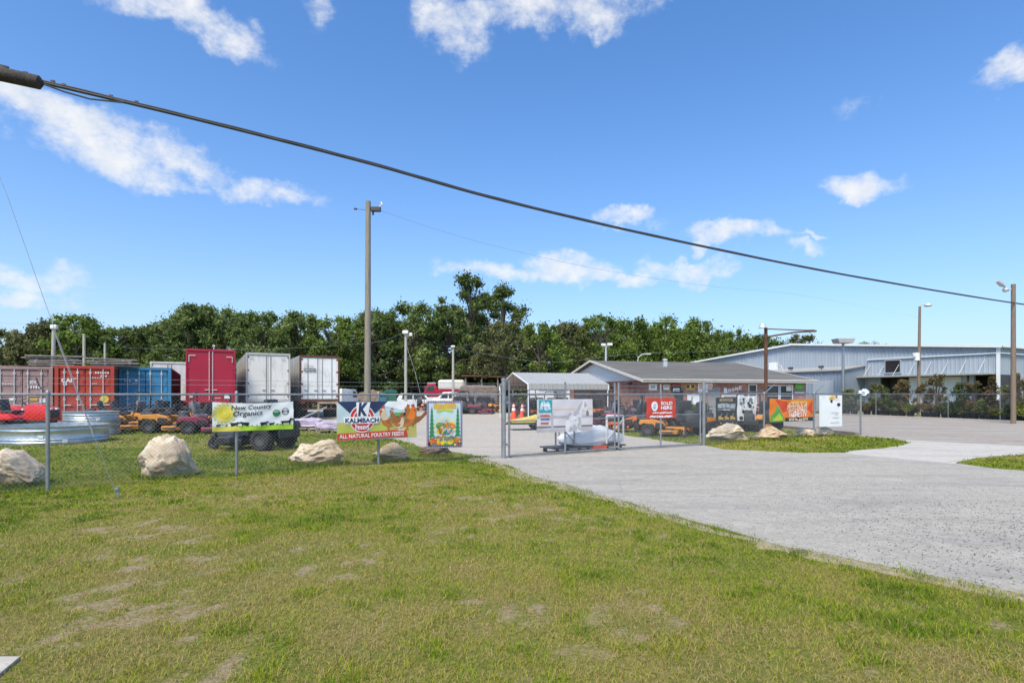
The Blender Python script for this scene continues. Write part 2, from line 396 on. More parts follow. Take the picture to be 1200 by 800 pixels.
def ground_mat():
    m, t, b = nt('ground_soil')
    tc = node(t, 'ShaderNodeTexCoord'); v = tc.outputs['Object']
    at = node(t, 'ShaderNodeAttribute', attribute_name='bare')
    n1 = noise(t, v, 1.1, 6, .65); n2 = noise(t, v, 26, 8, .75); n3 = noise(t, v, .35, 4)
    thatch = ramp(t, n2.outputs['Fac'], [(.28, (.09, .09, .022)), (.45, (.18, .175, .045)), (.58, (.26, .22, .085)), (.75, (.38, .31, .16))])
    bare = ramp(t, n2.outputs['Fac'], [(.3, (.17, .125, .07)), (.5, (.29, .225, .14)), (.72, (.45, .365, .25))])
    grn = ramp(t, n2.outputs['Fac'], [(.3, (.07, .09, .014)), (.5, (.13, .165, .026)), (.7, (.22, .235, .06))])
    r1 = ramp(t, n1.outputs['Fac'], [(.42, (0, 0, 0)), (.62, (1, 1, 1))])
    mx0 = node(t, 'ShaderNodeMix', data_type='RGBA'); lk(t, r1.outputs[0], mx0.inputs[0]); lk(t, thatch.outputs[0], mx0.inputs[6]); lk(t, grn.outputs[0], mx0.inputs[7])
    ad = node(t, 'ShaderNodeMath', operation='MULTIPLY_ADD'); lk(t, n2.outputs['Fac'], ad.inputs[0]); ad.inputs[1].default_value = 1.5
    sub = node(t, 'ShaderNodeMath', operation='SUBTRACT'); lk(t, at.outputs['Fac'], sub.inputs[0]); sub.inputs[1].default_value = .72
    lk(t, sub.outputs[0], ad.inputs[2])
    rb = ramp(t, ad.outputs[0], [(.25, (0, 0, 0)), (.75, (.95,) * 3)])
    mx = node(t, 'ShaderNodeMix', data_type='RGBA'); lk(t, rb.outputs[0], mx.inputs[0]); lk(t, mx0.outputs[2], mx.inputs[6]); lk(t, bare.outputs[0], mx.inputs[7])
    lk(t, mx.outputs[2], b.inputs['Base Color']); b.inputs['Roughness'].default_value = .95; b.inputs['Specular IOR Level'].default_value = .1
    bp = node(t, 'ShaderNodeBump'); bp.inputs['Strength'].default_value = .8; bp.inputs['Distance'].default_value = .03
    lk(t, n2.outputs['Fac'], bp.inputs['Height']); lk(t, bp.outputs[0], b.inputs['Normal'])
    return m
def dry_mask(x, y):
    zone = np.exp(-((x + .9) / 3.2) ** 2 - ((y - 4.6) / 2.6) ** 2)
    return np.clip(ss(.40, .64, fbm(x * .38 + 11, y * .38 + 4, 3)) * .75 + .5 * zone, 0, 1)
def bare_mask(x, y):
    b = fbm(x * 7.0 + y * .8 + 31, y * 5.6 + 5, 5); a = fbm(x * 1.2 + 2, y * 1.2 + 60, 4)
    return ss(.565, .80, .68 * b + .32 * a + .10 * (dry_mask(x, y) - .5))
def hue_mask(x, y):
    return fbm(x * .3 + 3, y * .3 + 8, 4) * .5 + fbm(x * 2.6 + 40, y * 2.6, 3) * .5 - .24 * (dry_mask(x, y) - .40)

def axis(lo, d0, d1, hi, st):
    a = list(np.arange(d0, d1, st)); 
    s = st; x = d1
    while x < hi: a.append(x); s *= 1.25; x += s
    a.append(hi); s = st; x = d0 - st; L = []
    while x > lo: L.append(x); s *= 1.25; x -= s
    return np.array([lo] + L[::-1] + a)
gx = axis(-700, -14, 14, 700, .11); gy = axis(-60, 2.2, 20, 900, .11)
GX, GY = np.meshgrid(gx, gy); nx, ny = len(gx), len(gy)
V = np.stack([GX, GY, np.zeros_like(GX)], -1).reshape(-1, 3)
idx = np.arange(nx * ny).reshape(ny, nx)
Q = np.stack([idx[:-1, :-1], idx[:-1, 1:], idx[1:, 1:], idx[1:, :-1]], -1).reshape(-1, 4)
def big_mesh(name, V, Q, k, mat, attr=None, an='tone'):
    me = bpy.data.meshes.new(name); me.vertices.add(len(V)); me.vertices.foreach_set('co', np.ascontiguousarray(V, np.float32).ravel())
    n = len(Q); me.loops.add(n * k); me.loops.foreach_set('vertex_index', np.ascontiguousarray(Q, np.int32).ravel())
    me.polygons.add(n); me.polygons.foreach_set('loop_start', np.arange(n, dtype=np.int32) * k)
    try: me.polygons.foreach_set('loop_total', np.full(n, k, np.int32))
    except Exception: pass
    if attr is not None:
        a = me.attributes.new(an, 'FLOAT', 'POINT'); a.data.foreach_set('value', np.ascontiguousarray(attr, np.float32))
    me.materials.append(mat); me.update(calc_edges=True); return me
me = big_mesh('ground', V, Q, 4, ground_mat(), bare_mask(V[:, 0], V[:, 1]), 'bare')
go = bpy.data.objects.new('ground', me); C.objects.link(go); structure(go)

def gravel_mat(name, cols, sc, speck=None, tint=None, bump=.4, tintlo=.5, crack=0):
    m, t, b = nt(name)
    tc = node(t, 'ShaderNodeTexCoord'); v = tc.outputs['Object']
    n1 = noise(t, v, sc, 8, .8); n2 = noise(t, v, .55, 5, .6)
    r = ramp(t, n1.outputs['Fac'], [(.3 + .4 * i / (len(cols) - 1), c) for i, c in enumerate(cols)]); out = r.outputs[0]
    if tint:
        mp = node(t, 'ShaderNodeMapping'); mp.inputs['Rotation'].default_value = (0, 0, R(-30)); mp.inputs['Scale'].default_value = (.5, 2.6, 1); lk(t, v, mp.inputs[0]); lk(t, mp.outputs[0], n2.inputs['Vector'])
        r2 = ramp(t, n2.outputs['Fac'], [(tintlo, (0, 0, 0)), (tintlo + .2, (.7,) * 3)]); mx = node(t, 'ShaderNodeMix', data_type='RGBA')
        lk(t, r2.outputs[0], mx.inputs[0]); lk(t, out, mx.inputs[6]); mx.inputs[7].default_value = (*tint, 1); out = mx.outputs[2]
    nm = noise(t, v, 4.5, 7, .75); rm = ramp(t, nm.outputs['Fac'], [(.3, (.84, .84, .84)), (.7, (1.14, 1.13, 1.12))]); mm0 = node(t, 'ShaderNodeMix', data_type='RGBA', blend_type='MULTIPLY'); mm0.inputs[0].default_value = 1
    lk(t, out, mm0.inputs[6]); lk(t, rm.outputs[0], mm0.inputs[7]); out = mm0.outputs[2]
    if crack:
        nw = noise(t, v, 1.6, 5, .7); mv = node(t, 'ShaderNodeMix', data_type='VECTOR'); mv.inputs[0].default_value = .35; lk(t, v, mv.inputs[4]); lk(t, nw.outputs['Color'], mv.inputs[5])
        vc = node(t, 'ShaderNodeTexVoronoi', feature='DISTANCE_TO_EDGE'); vc.inputs['Scale'].default_value = .62; lk(t, mv.outputs[1], vc.inputs['Vector'])
        rc = ramp(t, vc.outputs['Distance'], [(.0, (crack,) * 3), (.010, (0, 0, 0))]); mx = node(t, 'ShaderNodeMix', data_type='RGBA'); lk(t, rc.outputs[0], mx.inputs[0]); lk(t, out, mx.inputs[6]); mx.inputs[7].default_value = (.09, .085, .08, 1); out = mx.outputs[2]
        ns = noise(t, v, .9, 3, .5); rs = ramp(t, ns.outputs['Fac'], [(.62, (0, 0, 0)), (.74, (.35,) * 3)]); mx = node(t, 'ShaderNodeMix', data_type='RGBA'); lk(t, rs.outputs[0], mx.inputs[0]); lk(t, out, mx.inputs[6]); mx.inputs[7].default_value = (.50, .47, .42, 1); out = mx.outputs[2]
    if speck:
        vo = node(t, 'ShaderNodeTexVoronoi'); vo.inputs['Scale'].default_value = 16; lk(t, v, vo.inputs['Vector'])
        r3 = ramp(t, vo.outputs['Distance'], [(.10, (.55,) * 3), (.16, (0, 0, 0))]); nn = noise(t, v, 1.3, 4); r4 = ramp(t, nn.outputs['Fac'], [(.48, (0, 0, 0)), (.6, (1, 1, 1))])
        mm = node(t, 'ShaderNodeMath', operation='MULTIPLY'); lk(t, r3.outputs[0], mm.inputs[0]); lk(t, r4.outputs[0], mm.inputs[1])
        mx = node(t, 'ShaderNodeMix', data_type='RGBA'); lk(t, mm.outputs[0], mx.inputs[0]); lk(t, out, mx.inputs[6]); mx.inputs[7].default_value = (*speck, 1); out = mx.outputs[2]
    lk(t, out, b.inputs['Base Color']); b.inputs['Roughness'].default_value = .92; b.inputs['Specular IOR Level'].default_value = .2
    bp = node(t, 'ShaderNodeBump'); bp.inputs['Strength'].default_value = bump; bp.inputs['Distance'].default_value = .015
    lk(t, n1.outputs['Fac'], bp.inputs['Height']); lk(t, bp.outputs[0], b.inputs['Normal'])
    return m
sheet('gravel_yard', YARD, .004, gravel_mat('yard_gravel', [(.32, .285, .25), (.43, .39, .345), (.53, .485, .44)], 14, None, (.36, .285, .215)))
sheet('parking_lot', LOT, .008, gravel_mat('lot_asphalt', [(.25, .23, .207), (.345, .32, .288), (.44, .41, .37)], 20, None, (.285, .235, .20), tintlo=.4, crack=.35))
VERGE = roughen([(4.75, 3.6), (3.85, 4.45), (3.32, 5.05), (2.55, 5.9), (1.78, 7.45), (1.02, 9.25), (.36, 10.6), (-.6, 13.1), (-1.15, 14.3), (-.7, 14.5), (-.25, 13.2), (.7, 10.7), (1.4, 9.3), (2.15, 7.57), (2.95, 6.0), (3.7, 5.18), (4.3, 4.6), (5.1, 3.8)], .35, .12)
sheet('dirt_verge', VERGE, .005, pm('verge_dirt', (.29, .245, .15), .95, 0, .4, 7, .3, 60, dirt=(.45, .41, .34), dirt_amt=.7))
sheet('driveway', ROAD, .012, gravel_mat('driveway_asphalt', [(.225, .208, .182), (.36, .336, .298), (.50, .468, .418)], 30, None, (.27, .26, .24), bump=.5, tintlo=.48, crack=.2))
sheet('concrete_apron', APRON, .016, gravel_mat('apron_concrete', [(.36, .335, .30), (.46, .435, .40), (.55, .525, .485)], 16, None, (.34, .31, .27), .42))

# pale limestone crumbs along the driveway edge and dark gravel drifting over it: nobody could count them
pb_v = []; pb_f = []; pb_t = []
def pebbles(n, fx, fy, s0, s1, tone):
    for _ in range(n):
        x, y = fx(), fy(); 
        if not inside(ROAD, np.array([x]), np.array([y]))[0]: continue
        s = random.uniform(s0, s1); o = len(pb_v); a = random.random() * 6
        for (dx, dy, dz) in ((1, 0, .2), (.1, .9, .25), (-.9, .1, .15), (0, -1, .3), (.1, .05, .95)):
            k = random.uniform(.7, 1.2) * s
            pb_v.append((x + (dx * math.cos(a) - dy * math.sin(a)) * k, y + (dx * math.sin(a) + dy * math.cos(a)) * k, .010 + dz * k)); pb_t.append(tone() )
        pb_f.extend([(o, o + 1, o + 4), (o + 1, o + 2, o + 4), (o + 2, o + 3, o + 4), (o + 3, o, o + 4)])
def gy_(): return 4.2 + abs(random.gauss(0, 2.6))
pebbles(7500, lambda: random.gauss(6.1, 1.6), gy_, .004, .013, lambda: random.choice([.05, .1, .15, .3, .55]))
pebbles(900, lambda: random.uniform(0, 9), lambda: random.uniform(5, 13), .004, .010, lambda: random.choice([.1, .3, .6, .8]))
mpb = mat_leaf('pebble_stone', [(.07, .068, .068), (.17, .165, .16), (.30, .29, .28), (.55, .52, .48)], 0)
pm_ = big_mesh('loose_gravel', np.array(pb_v), np.array(pb_f), 3, mpb, np.array(pb_t))
tag(bpy.data.objects.new('loose_gravel', pm_), 'loose dark and pale gravel scattered on the driveway', 'gravel', None, 'stuff')
C.objects.link(bpy.data.objects['loose_gravel'])

# ---------------------------------------------------------------- grass
def grass(name, label, zones):
    VV = []; FF = []; TT = []; off = 0
    for (y0, y1, dens, w0, h0, xm) in zones:
        n = int(dens * (y1 - y0) * 2 * (1.0 * y1 + 1.5)); 
        y = rng.uniform(y0, y1, n); x = rng.uniform(-1, 1, n) * (1.0 * y1 + 1.5)
        keep = (np.abs(x) < 1.0 * y + 1.5)
        if xm: keep &= xm(x, y)
        x = x[keep]; y = y[keep]
        jx = x + rng.normal(0, .085, len(x)); jy = y + rng.normal(0, .085, len(x))
        keep = ~(inside(ROAD, jx, jy) | inside(YARD, jx, jy) | inside(APRON, jx, jy) | inside(LOT, jx, jy) | inside(SLAB, x, y))
        x = x[keep]; y = y[keep]
        keep = ~(inside(VERGE, x, y) & (rng.random(len(x)) < .38)); x = x[keep]; y = y[keep]
        bm_ = bare_mask(x + rng.normal(0, .035, len(x)), y + rng.normal(0, .035, len(x))); hm = hue_mask(x, y)
        keep = rng.random(len(x)) > bm_ * .80 + .30 * dry_mask(x, y)
        x = x[keep]; y = y[keep]; bm_ = bm_[keep]; hm = hm[keep]; n = len(x)
        tuft = ss(.54, .76, fbm(x * 4.2 + 7, y * 4.2 + 2, 4))
        h = h0 * rng.uniform(.5, 1.35, n) * (.8 + .9 * tuft) * (1 - .4 * bm_); w = w0 * rng.uniform(.7, 1.4, n)
        a = rng.uniform(0, 2 * math.pi, n); lean = np.where(rng.random(n) < .2, rng.uniform(1.6, 2.6, n), rng.uniform(.25, 1.25, n)); b_ = rng.uniform(0, 2 * math.pi, n)
        dx, dy = np.cos(a), np.sin(a); lx, ly = np.cos(b_) * lean, np.sin(b_) * lean
        z0 = np.zeros(n)
        p0 = np.stack([x - dx * w / 2, y - dy * w / 2, z0], -1); p1 = np.stack([x + dx * w / 2, y + dy * w / 2, z0], -1)
        fl_ = np.where(lean > 1.5, .35, 1.0); mx, my, mz = x + lx * h * .4, y + ly * h * .4, h * .62 * fl_
        p2 = np.stack([mx + dx * w * .4, my + dy * w * .4, mz], -1); p3 = np.stack([mx - dx * w * .4, my - dy * w * .4, mz], -1)
        p4 = np.stack([x + lx * h * 1.15, y + ly * h * 1.15, h * rng.uniform(.7, 1.05, n) * fl_], -1)
        VV.append(np.stack([p0, p1, p2, p3, p4], 1).reshape(-1, 3))
        i = off + np.arange(n)[:, None] * 5
        FF.append(np.concatenate([i + [0, 1, 2], i + [0, 2, 3], i + [3, 2, 4]], 0)); off += n * 5
        tone = .54 + (hm - .45) * 1.9 + rng.normal(0, .22, n) + .36 * tuft - .3 * bm_
        tone = np.where(rng.random(n) < .12 + .34 * dry_mask(x, y) * (1 - tuft), rng.uniform(0, .25, n), tone)
        TT.append(np.repeat(np.clip(tone, 0, 1), 5))
    for (bx, by, bw, bd) in BOULD:
        n = int(700 * bw * (12 / by)); a = rng.uniform(math.pi * .95, 2.05 * math.pi, n); q = rng.normal(1.0, .07, n); x = bx + np.cos(a) * bw * .5 * q; y = by + np.sin(a) * bd * .5 * q; h = rng.uniform(.04, .13, n); w = .0045 + .0007 * by
        lx, ly = rng.normal(0, .35, n), rng.normal(-.1, .35, n); a2 = rng.uniform(0, 6.28, n); dx, dy = np.cos(a2), np.sin(a2)
        p0 = np.stack([x - dx * w / 2, y - dy * w / 2, x * 0], -1); p1 = np.stack([x + dx * w / 2, y + dy * w / 2, x * 0], -1); mx, my, mz = x + lx * h * .4, y + ly * h * .4, h * .6
        p2 = np.stack([mx + dx * w * .4, my + dy * w * .4, mz], -1); p3 = np.stack([mx - dx * w * .4, my - dy * w * .4, mz], -1); p4 = np.stack([x + lx * h, y + ly * h, h], -1)
        VV.append(np.stack([p0, p1, p2, p3, p4], 1).reshape(-1, 3)); i = off + np.arange(n)[:, None] * 5; FF.append(np.concatenate([i + [0, 1, 2], i + [0, 2, 3], i + [3, 2, 4]], 0)); off += n * 5
        TT.append(np.repeat(np.clip(rng.normal(.62, .25, n), 0, 1), 5))
    me = big_mesh(name, np.concatenate(VV), np.concatenate(FF), 3, M['blade'], np.concatenate(TT))
    o = bpy.data.objects.new(name, me); C.objects.link(o); tag(o, label, 'grass', None, 'stuff')
BOULD = [(X(p_, d_ + e_ * .42), d_ + e_ * .42, w_, e_) for (p_, d_, w_, e_) in ((17, 9.75, .98, .8), (192.5, 10.75, 1.0, .8), (373.5, 12.75, 1.3, .7), (458.5, 13.45, .84, .6), (511, 14.5, .78, .5), (851, 18.9, 1.34, .8), (901, 19.7, 1.26, .8), (945, 21.1, .62, .5), (965, 21.6, .75, .6))]
SLAB = [(-2.97, 3.44), (-2.62, 2.3), (-4.6, 2.3), (-4.6, 3.42)]
left = lambda x, y: (x < 3)
grass('lawn_grass', 'patchy mown green and straw coloured grass covering the verge and yard', [
    (2.5, 5.2, 6500, .0036, .034, None), (5.2, 8, 3800, .005, .034, None), (8, 12, 1900, .0078, .037, None),
    (12, 17, 850, .0125, .042, None), (17, 25, 330, .022, .05, None), (25, 38, 70, .04, .08, left)])
mb = MB(); mb.prism(SLAB, -.05, .022, 'XY', .005)
structure(mb.build('concrete_slab', M['conc']))
# anchor-side kerbs
mb = MB(); mb.tube([(25.0, 44.2, .06), (26.7, 37.4, .06), (28.3, 31.6, .06), (30.5, 25, .06)], .11, 4)
structure(mb.build('lot_kerb', M['conc']))
mb = MB(); mb.tube([(12.75, 26.7, .07), (13.0, 24, .07), (13.28, 21.9, .07)], .1, 4)
tag(mb.build('edging_timber', M['timber']), 'brown timber edging laid behind the grass island and its boulders', 'edging')

# ================================================================ FRONT FENCE AND GATE
A0, A, B, Cc, D, E = [Vector(p) for p in ((-10.4, 7.3), (-7.7, 9.44), (-5.42, 11.2), (-3.05, 13.0), (-.21, 14.2), (6.0, 17.8))]
E2, E3, E4 = Vector((8.9, 20.1)), Vector((11.3, 21.3)), Vector((13.6, 22.2))
def span_px(a, b, px):
    """point where the sight line of a photo column meets a fence span"""
    r = (px - 600) / F; d = b - a; t = (r * a.y - a.x) / (d.x - r * d.y); return a + d * t
def v3(p, z): return (p[0], p[1], z)
def chain(mb, a, b, z0, z1, pitch=.0707, r=.0013, off=0):
    a = Vector(a); b = Vector(b); L = (b - a).length; d = (b - a) / L; H = z1 - z0; n = Vector((d.y, -d.x)) * off
    s = -H
    while s < L:
        for sg in (1, -1):
            s0, s1 = s, s + H; t0, t1 = max(0, -s0 / H), min(1, (L - s0) / H)
            if t1 > t0:
                q = [a + d * (s0 + H * t) + n for t in (t0, t1)]
                zz = [z0 + H * t if sg > 0 else z1 - H * t for t in (t0, t1)]
                mb.tube([v3(q[0], zz[0]), v3(q[1], zz[1])], r, 3, False)
        s += pitch
def post(o, p, z, r, name='post', mat='rail'):
    mb = MB(); mb.tube([v3(p, 0), v3(p, z)], r, 10); mb.lathe([(r * 1.15, z - .04), (r * 1.15, z), (r * .7, z + .025), (0, z + .035)], 10, (p[0], p[1], 0))
    return mb.build(name, M[mat], o, True)
fl = thing('chain_link_fence', 'long chain link fence with round posts left of the gate, hung with three banners', 'fence')
for p in (A0, A, B, Cc): post(fl, p, 1.64, .03)
post(fl, D, 1.98, .057, 'gate_post', 'galv')
mb = MB(); mb.tube([v3(p, 1.6) for p in (A0, A, B, Cc, D)], .021, 8); mb.build('top_rail', M['galv'], fl, True)
mb = MB()
for a, b in ((A0, A), (A, B), (B, Cc), (Cc, D)): chain(mb, a, b, .04, 1.59)
mb.build('chain_mesh', M['wire'], fl, fix=False)
mb = MB()
for z, zz in ((1.78, .0), (1.87, .0)):
    pts = [v3(p, z) for p in (A0, A, B, Cc, D)]; mb.tube(pts, .0028, 3, False)
    for a, b in zip(pts, pts[1:]):
        a = Vector(a); b = Vector(b); n = int((b - a).length / .13)
        for i in range(n):
            q = a.lerp(b, i / n); mb.tube([q + Vector((-.012, 0, -.012)), q + Vector((.012, 0, .012))], .0015, 3, False)
mb.build('barbed_wire', M['wire'], fl, fix=False)
mb = MB(); mb.tube([v3(A, 1.6), (A.x - .16, A.y + .02, 1.74), (A.x - .11 - .1, A.y + .02, 1.88)], .012, 6); mb.build('barb_arm', M['dark'], fl)
fr = thing('chain_link_fence', 'chain link fence right of the gate in front of the boulders, with angled barb arms', 'fence')
post(fr, E, 1.98, .05, 'gate_post', 'galv')
for p in (E2, E3, E4): post(fr, p, 1.66, .034, 'post', 'galv')
mb = MB(); mb.tube([v3(p, 1.63) for p in (E, E2, E3, E4)], .023, 8); mb.build('top_rail', M['galv'], fr, True)
mb = MB()
for a, b in ((E, E2), (E2, E3), (E3, E4)): chain(mb, a, b, .04, 1.62, .0707, .002)
mb.build('chain_mesh', M['wire'], fr, fix=False)
for p in (E2, E3):
    mb = MB(); mb.tube([v3(p, 1.62), (p.x + .32, p.y - .1, 1.96)], .02, 6); mb.build('barb_arm', M['galv'], fr)

G = (E - D).normalized(); GN = Vector((G.y, -G.x)); GL = (E - D).length
def leaf(name, label, s0, s1, stiles, z0, z1, mids, loops=False):
    g = thing(name, label, 'gate', v3(D + G * s0, 0), math.atan2(G.y, G.x)); L = s1 - s0
    mb = MB(); zt = 1.6
    mb.tube([(0, 0, z0), (L, 0, z1)], .026, 8); mb.tube([(0, 0, zt), (L, 0, zt + .015)], .026, 8)
    for (x, top) in stiles: mb.tube([(x, 0, z0 + (z1 - z0) * x / L), (x, 0, top)], .027, 8)
    for (xa, xb, z) in mids: mb.tube([(xa, 0, z), (xb, 0, z)], .016, 8)
    mb.build('frame', M['rail'] if not loops else M['galv'], g, True)
    mb = MB(); 
    H = zt - .12; mm = MB(); chain(mm, (0, 0), (L, 0), .1, zt, .0707, .0021); mm.build('chain_mesh', M['wire'], g, fix=False)
    mb = MB()
    for z in (1.72, 1.84): mb.tube([(0, 0, z), (L, 0, z)], .0028, 3, False)
    mb.build('barbed_wire', M['wire'], g, fix=False)
    for z in (.35, 1.4):
        x = .0 if not loops else L
        mb = MB(); mb.box((x + (-.05 if not loops else .05), 0, z), (.1, .05, .06), 0, .008); mb.build('hinge', M['galv'], g)
    return g
leaf('chain_link_gate', 'left gate leaf of pipe and mesh carrying the horse banner', .16, 3.6, [(0, 1.95), (1.72, 1.93), (3.42, 1.93)], .06, .08, [(0, 3.4, .93)])
gr_ = leaf('chain_link_gate', 'right gate leaf of pipe and mesh carrying the red square banner', 3.72, GL - .12, [(0, 1.93), (1.62, 1.9), (3.3, 1.7)], .08, .06, [(0, 3.3, .99)], True)
mb = MB(); mb.tube([(2.9, -.03, 1.3), (2.9, -.03, 1.52), (3.0, -.03, 1.6), (3.28, -.03, 1.6)], .02, 6); mb.build('latch_bar', M['galv'], gr_)

# ================================================================ BANNERS
a, b = span_px(A, Cc, 248.5), span_px(A, Cc, 343)
dm = (a.y + b.y) / 2
b1 = Banner('hanging_banner', 'white fence banner with a yellow sun logo, green strip and animal silhouettes', 'banner', a, b, Z(504, dm), Z(470.5, dm), I['white'], .02, .03)
b1.poly([(0, .0), (1, .0), (1, .18), (.8, .2), (.55, .16), (.3, .2), (.12, .16), (0, .17)], 'lime')
b1.poly([(0, .0), (.35, .0), (.3, .17), (.12, .15), (0, .16)], 'sun', 1.6)
b1.disc(.14, .62, .28, 'sun', 1)
for i in range(16):
    an = i * math.pi / 8; k = b1.H / b1.W
    b1.line(.14 + .30 * k * math.cos(an), .62 + .30 * math.sin(an), .14 + .38 * k * math.cos(an + .25), .62 + .38 * math.sin(an + .25), .06, 'sun', 1.5)
b1.disc(.14, .62, .17, 'yellow', 2); b1.scrawl(.12, .57, .16, .69, 2, 'sun', 3, .05, 8)
b1.text('New Country', .22, .70, .50, .20, 'black', 3, .012, .15, .06); b1.text('Organics', .24, .47, .36, .24, 'black', 3, .012, .15, .04)
b1.disc(.78, .62, .13, 'green', 2); b1.disc(.78, .68, .10, 'white', 2.6, 16, .045); b1.scrawl(.75, .665, .81, .71, 4, 'green', 3.2, .015, 8)
b1.disc(.895, .66, .12, 'black', 2); b1.disc(.895, .66, .10, 'white', 2.6); b1.rect(.858, .62, .932, .70, 'black', 3); b1.scrawl(.868, .64, .922, .68, 4, 'white', 3.6, .015, 9)
for x, h, kd, fl_ in ((.07, .09, 'cow', 1), (.16, .08, 'hen', 1), (.26, .17, 'cow', 1), (.38, .18, 'cow', -1), (.47, .05, 'hen', 1), (.53, .05, 'hen', -1), (.62, .17, 'cow', 1), (.72, .12, 'cow', 1), (.79, .08, 'hen', 1), (.83, .06, 'hen', 1), (.915, .24, 'horse', 1)):
    animal(b1, x, .165, h, 'black', 2.2, fl_, kd)
b1.done()
a, b = span_px(B, Cc, 394.5), span_px(Cc, D, 487.5); dm = (a.y + b.y) / 2
b2 = Banner('hanging_banner', 'wide banner with a navy and red letter logo and brown hens tied to the fence', 'banner', a, b, Z(514, dm), Z(470, dm), I['sky'], .012, 0)
b2.rect(0, .1, 1, .45, 'meadow', 1); b2.poly([(0, .45), (.3, .5), (.7, .46), (1, .52), (1, .40), (0, .36)], 'straw', 1.4)
b2.rect(.6, .02, 1, .3, 'straw', 1.2); b2.poly([(.62, .5), (.66, .66), (.72, .7), (.8, .64), (.9, .7), (1, .62), (1, .5)], 'mid', 1.2); b2.poly([(.55, 1), (1, 1), (1, .82), (.8, .76), (.6, .86)], 'white', 1.3)
b2.poly([(0, 1), (.62, 1), (.47, .70), (.15, .70)], 'navy', 2)
b2.disc(.30, .55, .34, 'white', 2.6, 28, .36); b2.disc(.30, .55, .32, 'red', 3.0, 28, .335); b2.disc(.30, .55, .245, 'white', 3.3, 28, .25); b2.disc(.30, .55, .225, 'red', 3.6, 28, .225)
b2.poly([(.09, .42), (.07, .60), (.53, .60), (.51, .42)], 'white', 4)
b2.text('KALMBACH', .095, .44, .41, .13, 'navy', 5, .035); b2.text('FEEDS', .215, .27, .17, .09, 'white', 5, .02)
b2.poly([(.235, .60), (.225, .98), (.40, .98), (.37, .60)], 'white', 4.4)
b2.text('K', .245, .62, .12, .35, 'navy', 5.5, .05, .15)
b2.poly([(0, .0), (.88, .04), (.86, .24), (0, .17)], 'brick', 3)
b2.text('ALL NATURAL POULTRY FEEDS', .025, .045, .80, .105, 'white', 4.5, .015, .0, .03); b2.text('100%', .75, .20, .09, .045, 'white', 4.5)
hen(b2, .73, .40, .40, -1, 'dgrey', 'grey', 'black', 2.2); hen(b2, .96, .30, .58, -1, 'brown', 'rust', 'brown', 2.4)
hen(b2, .64, .24, .60, -1, 'rust', 'pale', 'brown', 3); hen(b2, .86, .22, .66, 1, 'rust', 'orange', 'brown', 3.2); hen(b2, .76, .22, .36, 1, 'pale', 'pale', 'rust', 3.6)
b2.done()
a, b = span_px(Cc, D, 499.5), span_px(Cc, D, 541.5); dm = (a.y + b.y) / 2
b3 = Banner('hanging_banner', 'tall poster banner with purple checked border, fir trees and a round vegetable scene', 'banner', a, b, Z(524.5, dm), Z(469.5, dm), I['purple'], .008, 0)
for j in range(22):
    z = (j + .5) / 22; b3.rect(.005, z - .012, .03, z + .012, 'silver', 1); b3.rect(.97, z - .012, .995, z + .012, 'silver', 1)
for j in range(16):
    x = (j + .5) / 16; b3.rect(x - .016, .972, x + .016, .995, 'silver', 1); b3.rect(x - .016, .005, x + .016, .028, 'silver', 1)
b3.rect(.055, .045, .945, .955, 'sky', 1); b3.poly([(.055, .045), (.945, .045), (.945, .2), (.7, .26), (.3, .26), (.055, .2)], 'dgrey', 1.5)
for cx in (.14, .86):
    for j in range(7):
        z = .24 + j * .085; w = .09 - .009 * j; b3.poly([(cx - w, z), (cx + w, z), (cx, z + .13)], 'green', 2 + j * .12)
b3.poly([(.2, .92), (.8, .92), (.72, .80), (.28, .80)], 'pale', 2); b3.scrawl(.22, .84, .80, .93, 8, 'gold', 3, .05, 4); b3.poly([(.25, .78), (.5, .835), (.75, .78), (.7, .75), (.5, .79), (.3, .75)], 'lime', 2.6)
b3.disc(.5, .44, .235, 'sun', 2.2, 28, .215); b3.disc(.5, .44, .215, 'sky', 2.6, 28, .197)
b3.disc(.5, .56, .12, 'silver', 2.9, 20, .06); b3.disc(.36, .47, .09, 'mid', 3, 16, .08); b3.disc(.39, .36, .10, 'gold', 3.3, 16, .055); b3.disc(.65, .46, .12, 'orange', 3.2, 18, .06); b3.disc(.65, .52, .10, 'yellow', 3.0, 18, .04); b3.disc(.55, .33, .1, 'blue', 3.2, 18, .06); b3.disc(.66, .36, .08, 'grey', 3.4, 14, .05); b3.disc(.38, .36, .045, 'brown', 3.8, 12, .03); b3.disc(.66, .45, .05, 'pink', 3.8, 12, .03)
for cx, k_ in ((.14, 'orange'), (.84, 'orange'), (.25, 'gold'), (.74, 'rust'), (.2, 'deep')): b3.disc(cx, .16, .07, k_, 3, 14, .05)
b3.poly([(.25, .16), (.36, .22), (.64, .22), (.75, .16), (.7, .07), (.3, .07)], 'yellow', 3.6); b3.scrawl(.36, .165, .64, .205, 5, 'dgrey', 4.4, .05, 9); b3.disc(.09, .1, .04, 'black', 3); b3.disc(.91, .1, .04, 'black', 3)
r3 = random.Random(8)
for i in range(70):
    an, q = r3.uniform(0, 6.28), .19 * math.sqrt(r3.random()); b3.disc(.5 + q * 1.05 * math.cos(an), .42 + q * .85 * math.sin(an), r3.uniform(.010, .026), r3.choice(['gold', 'orange', 'mid', 'lime', 'brown', 'blue', 'pale', 'white', 'rust', 'green']), 4 + i * .01, 8)
for i in range(46): b3.disc(r3.uniform(.08, .92), r3.uniform(.06, .24), r3.uniform(.012, .028), r3.choice(['orange', 'gold', 'rust', 'deep', 'green', 'dgrey', 'mid', 'yellow']), 5 + i * .01, 8)
b3.done()
a = D + G * (span_px(D, E, 628.5) - D).length; b = D + G * (span_px(D, E, 693.5) - D).length; dm = (a.y + b.y) / 2
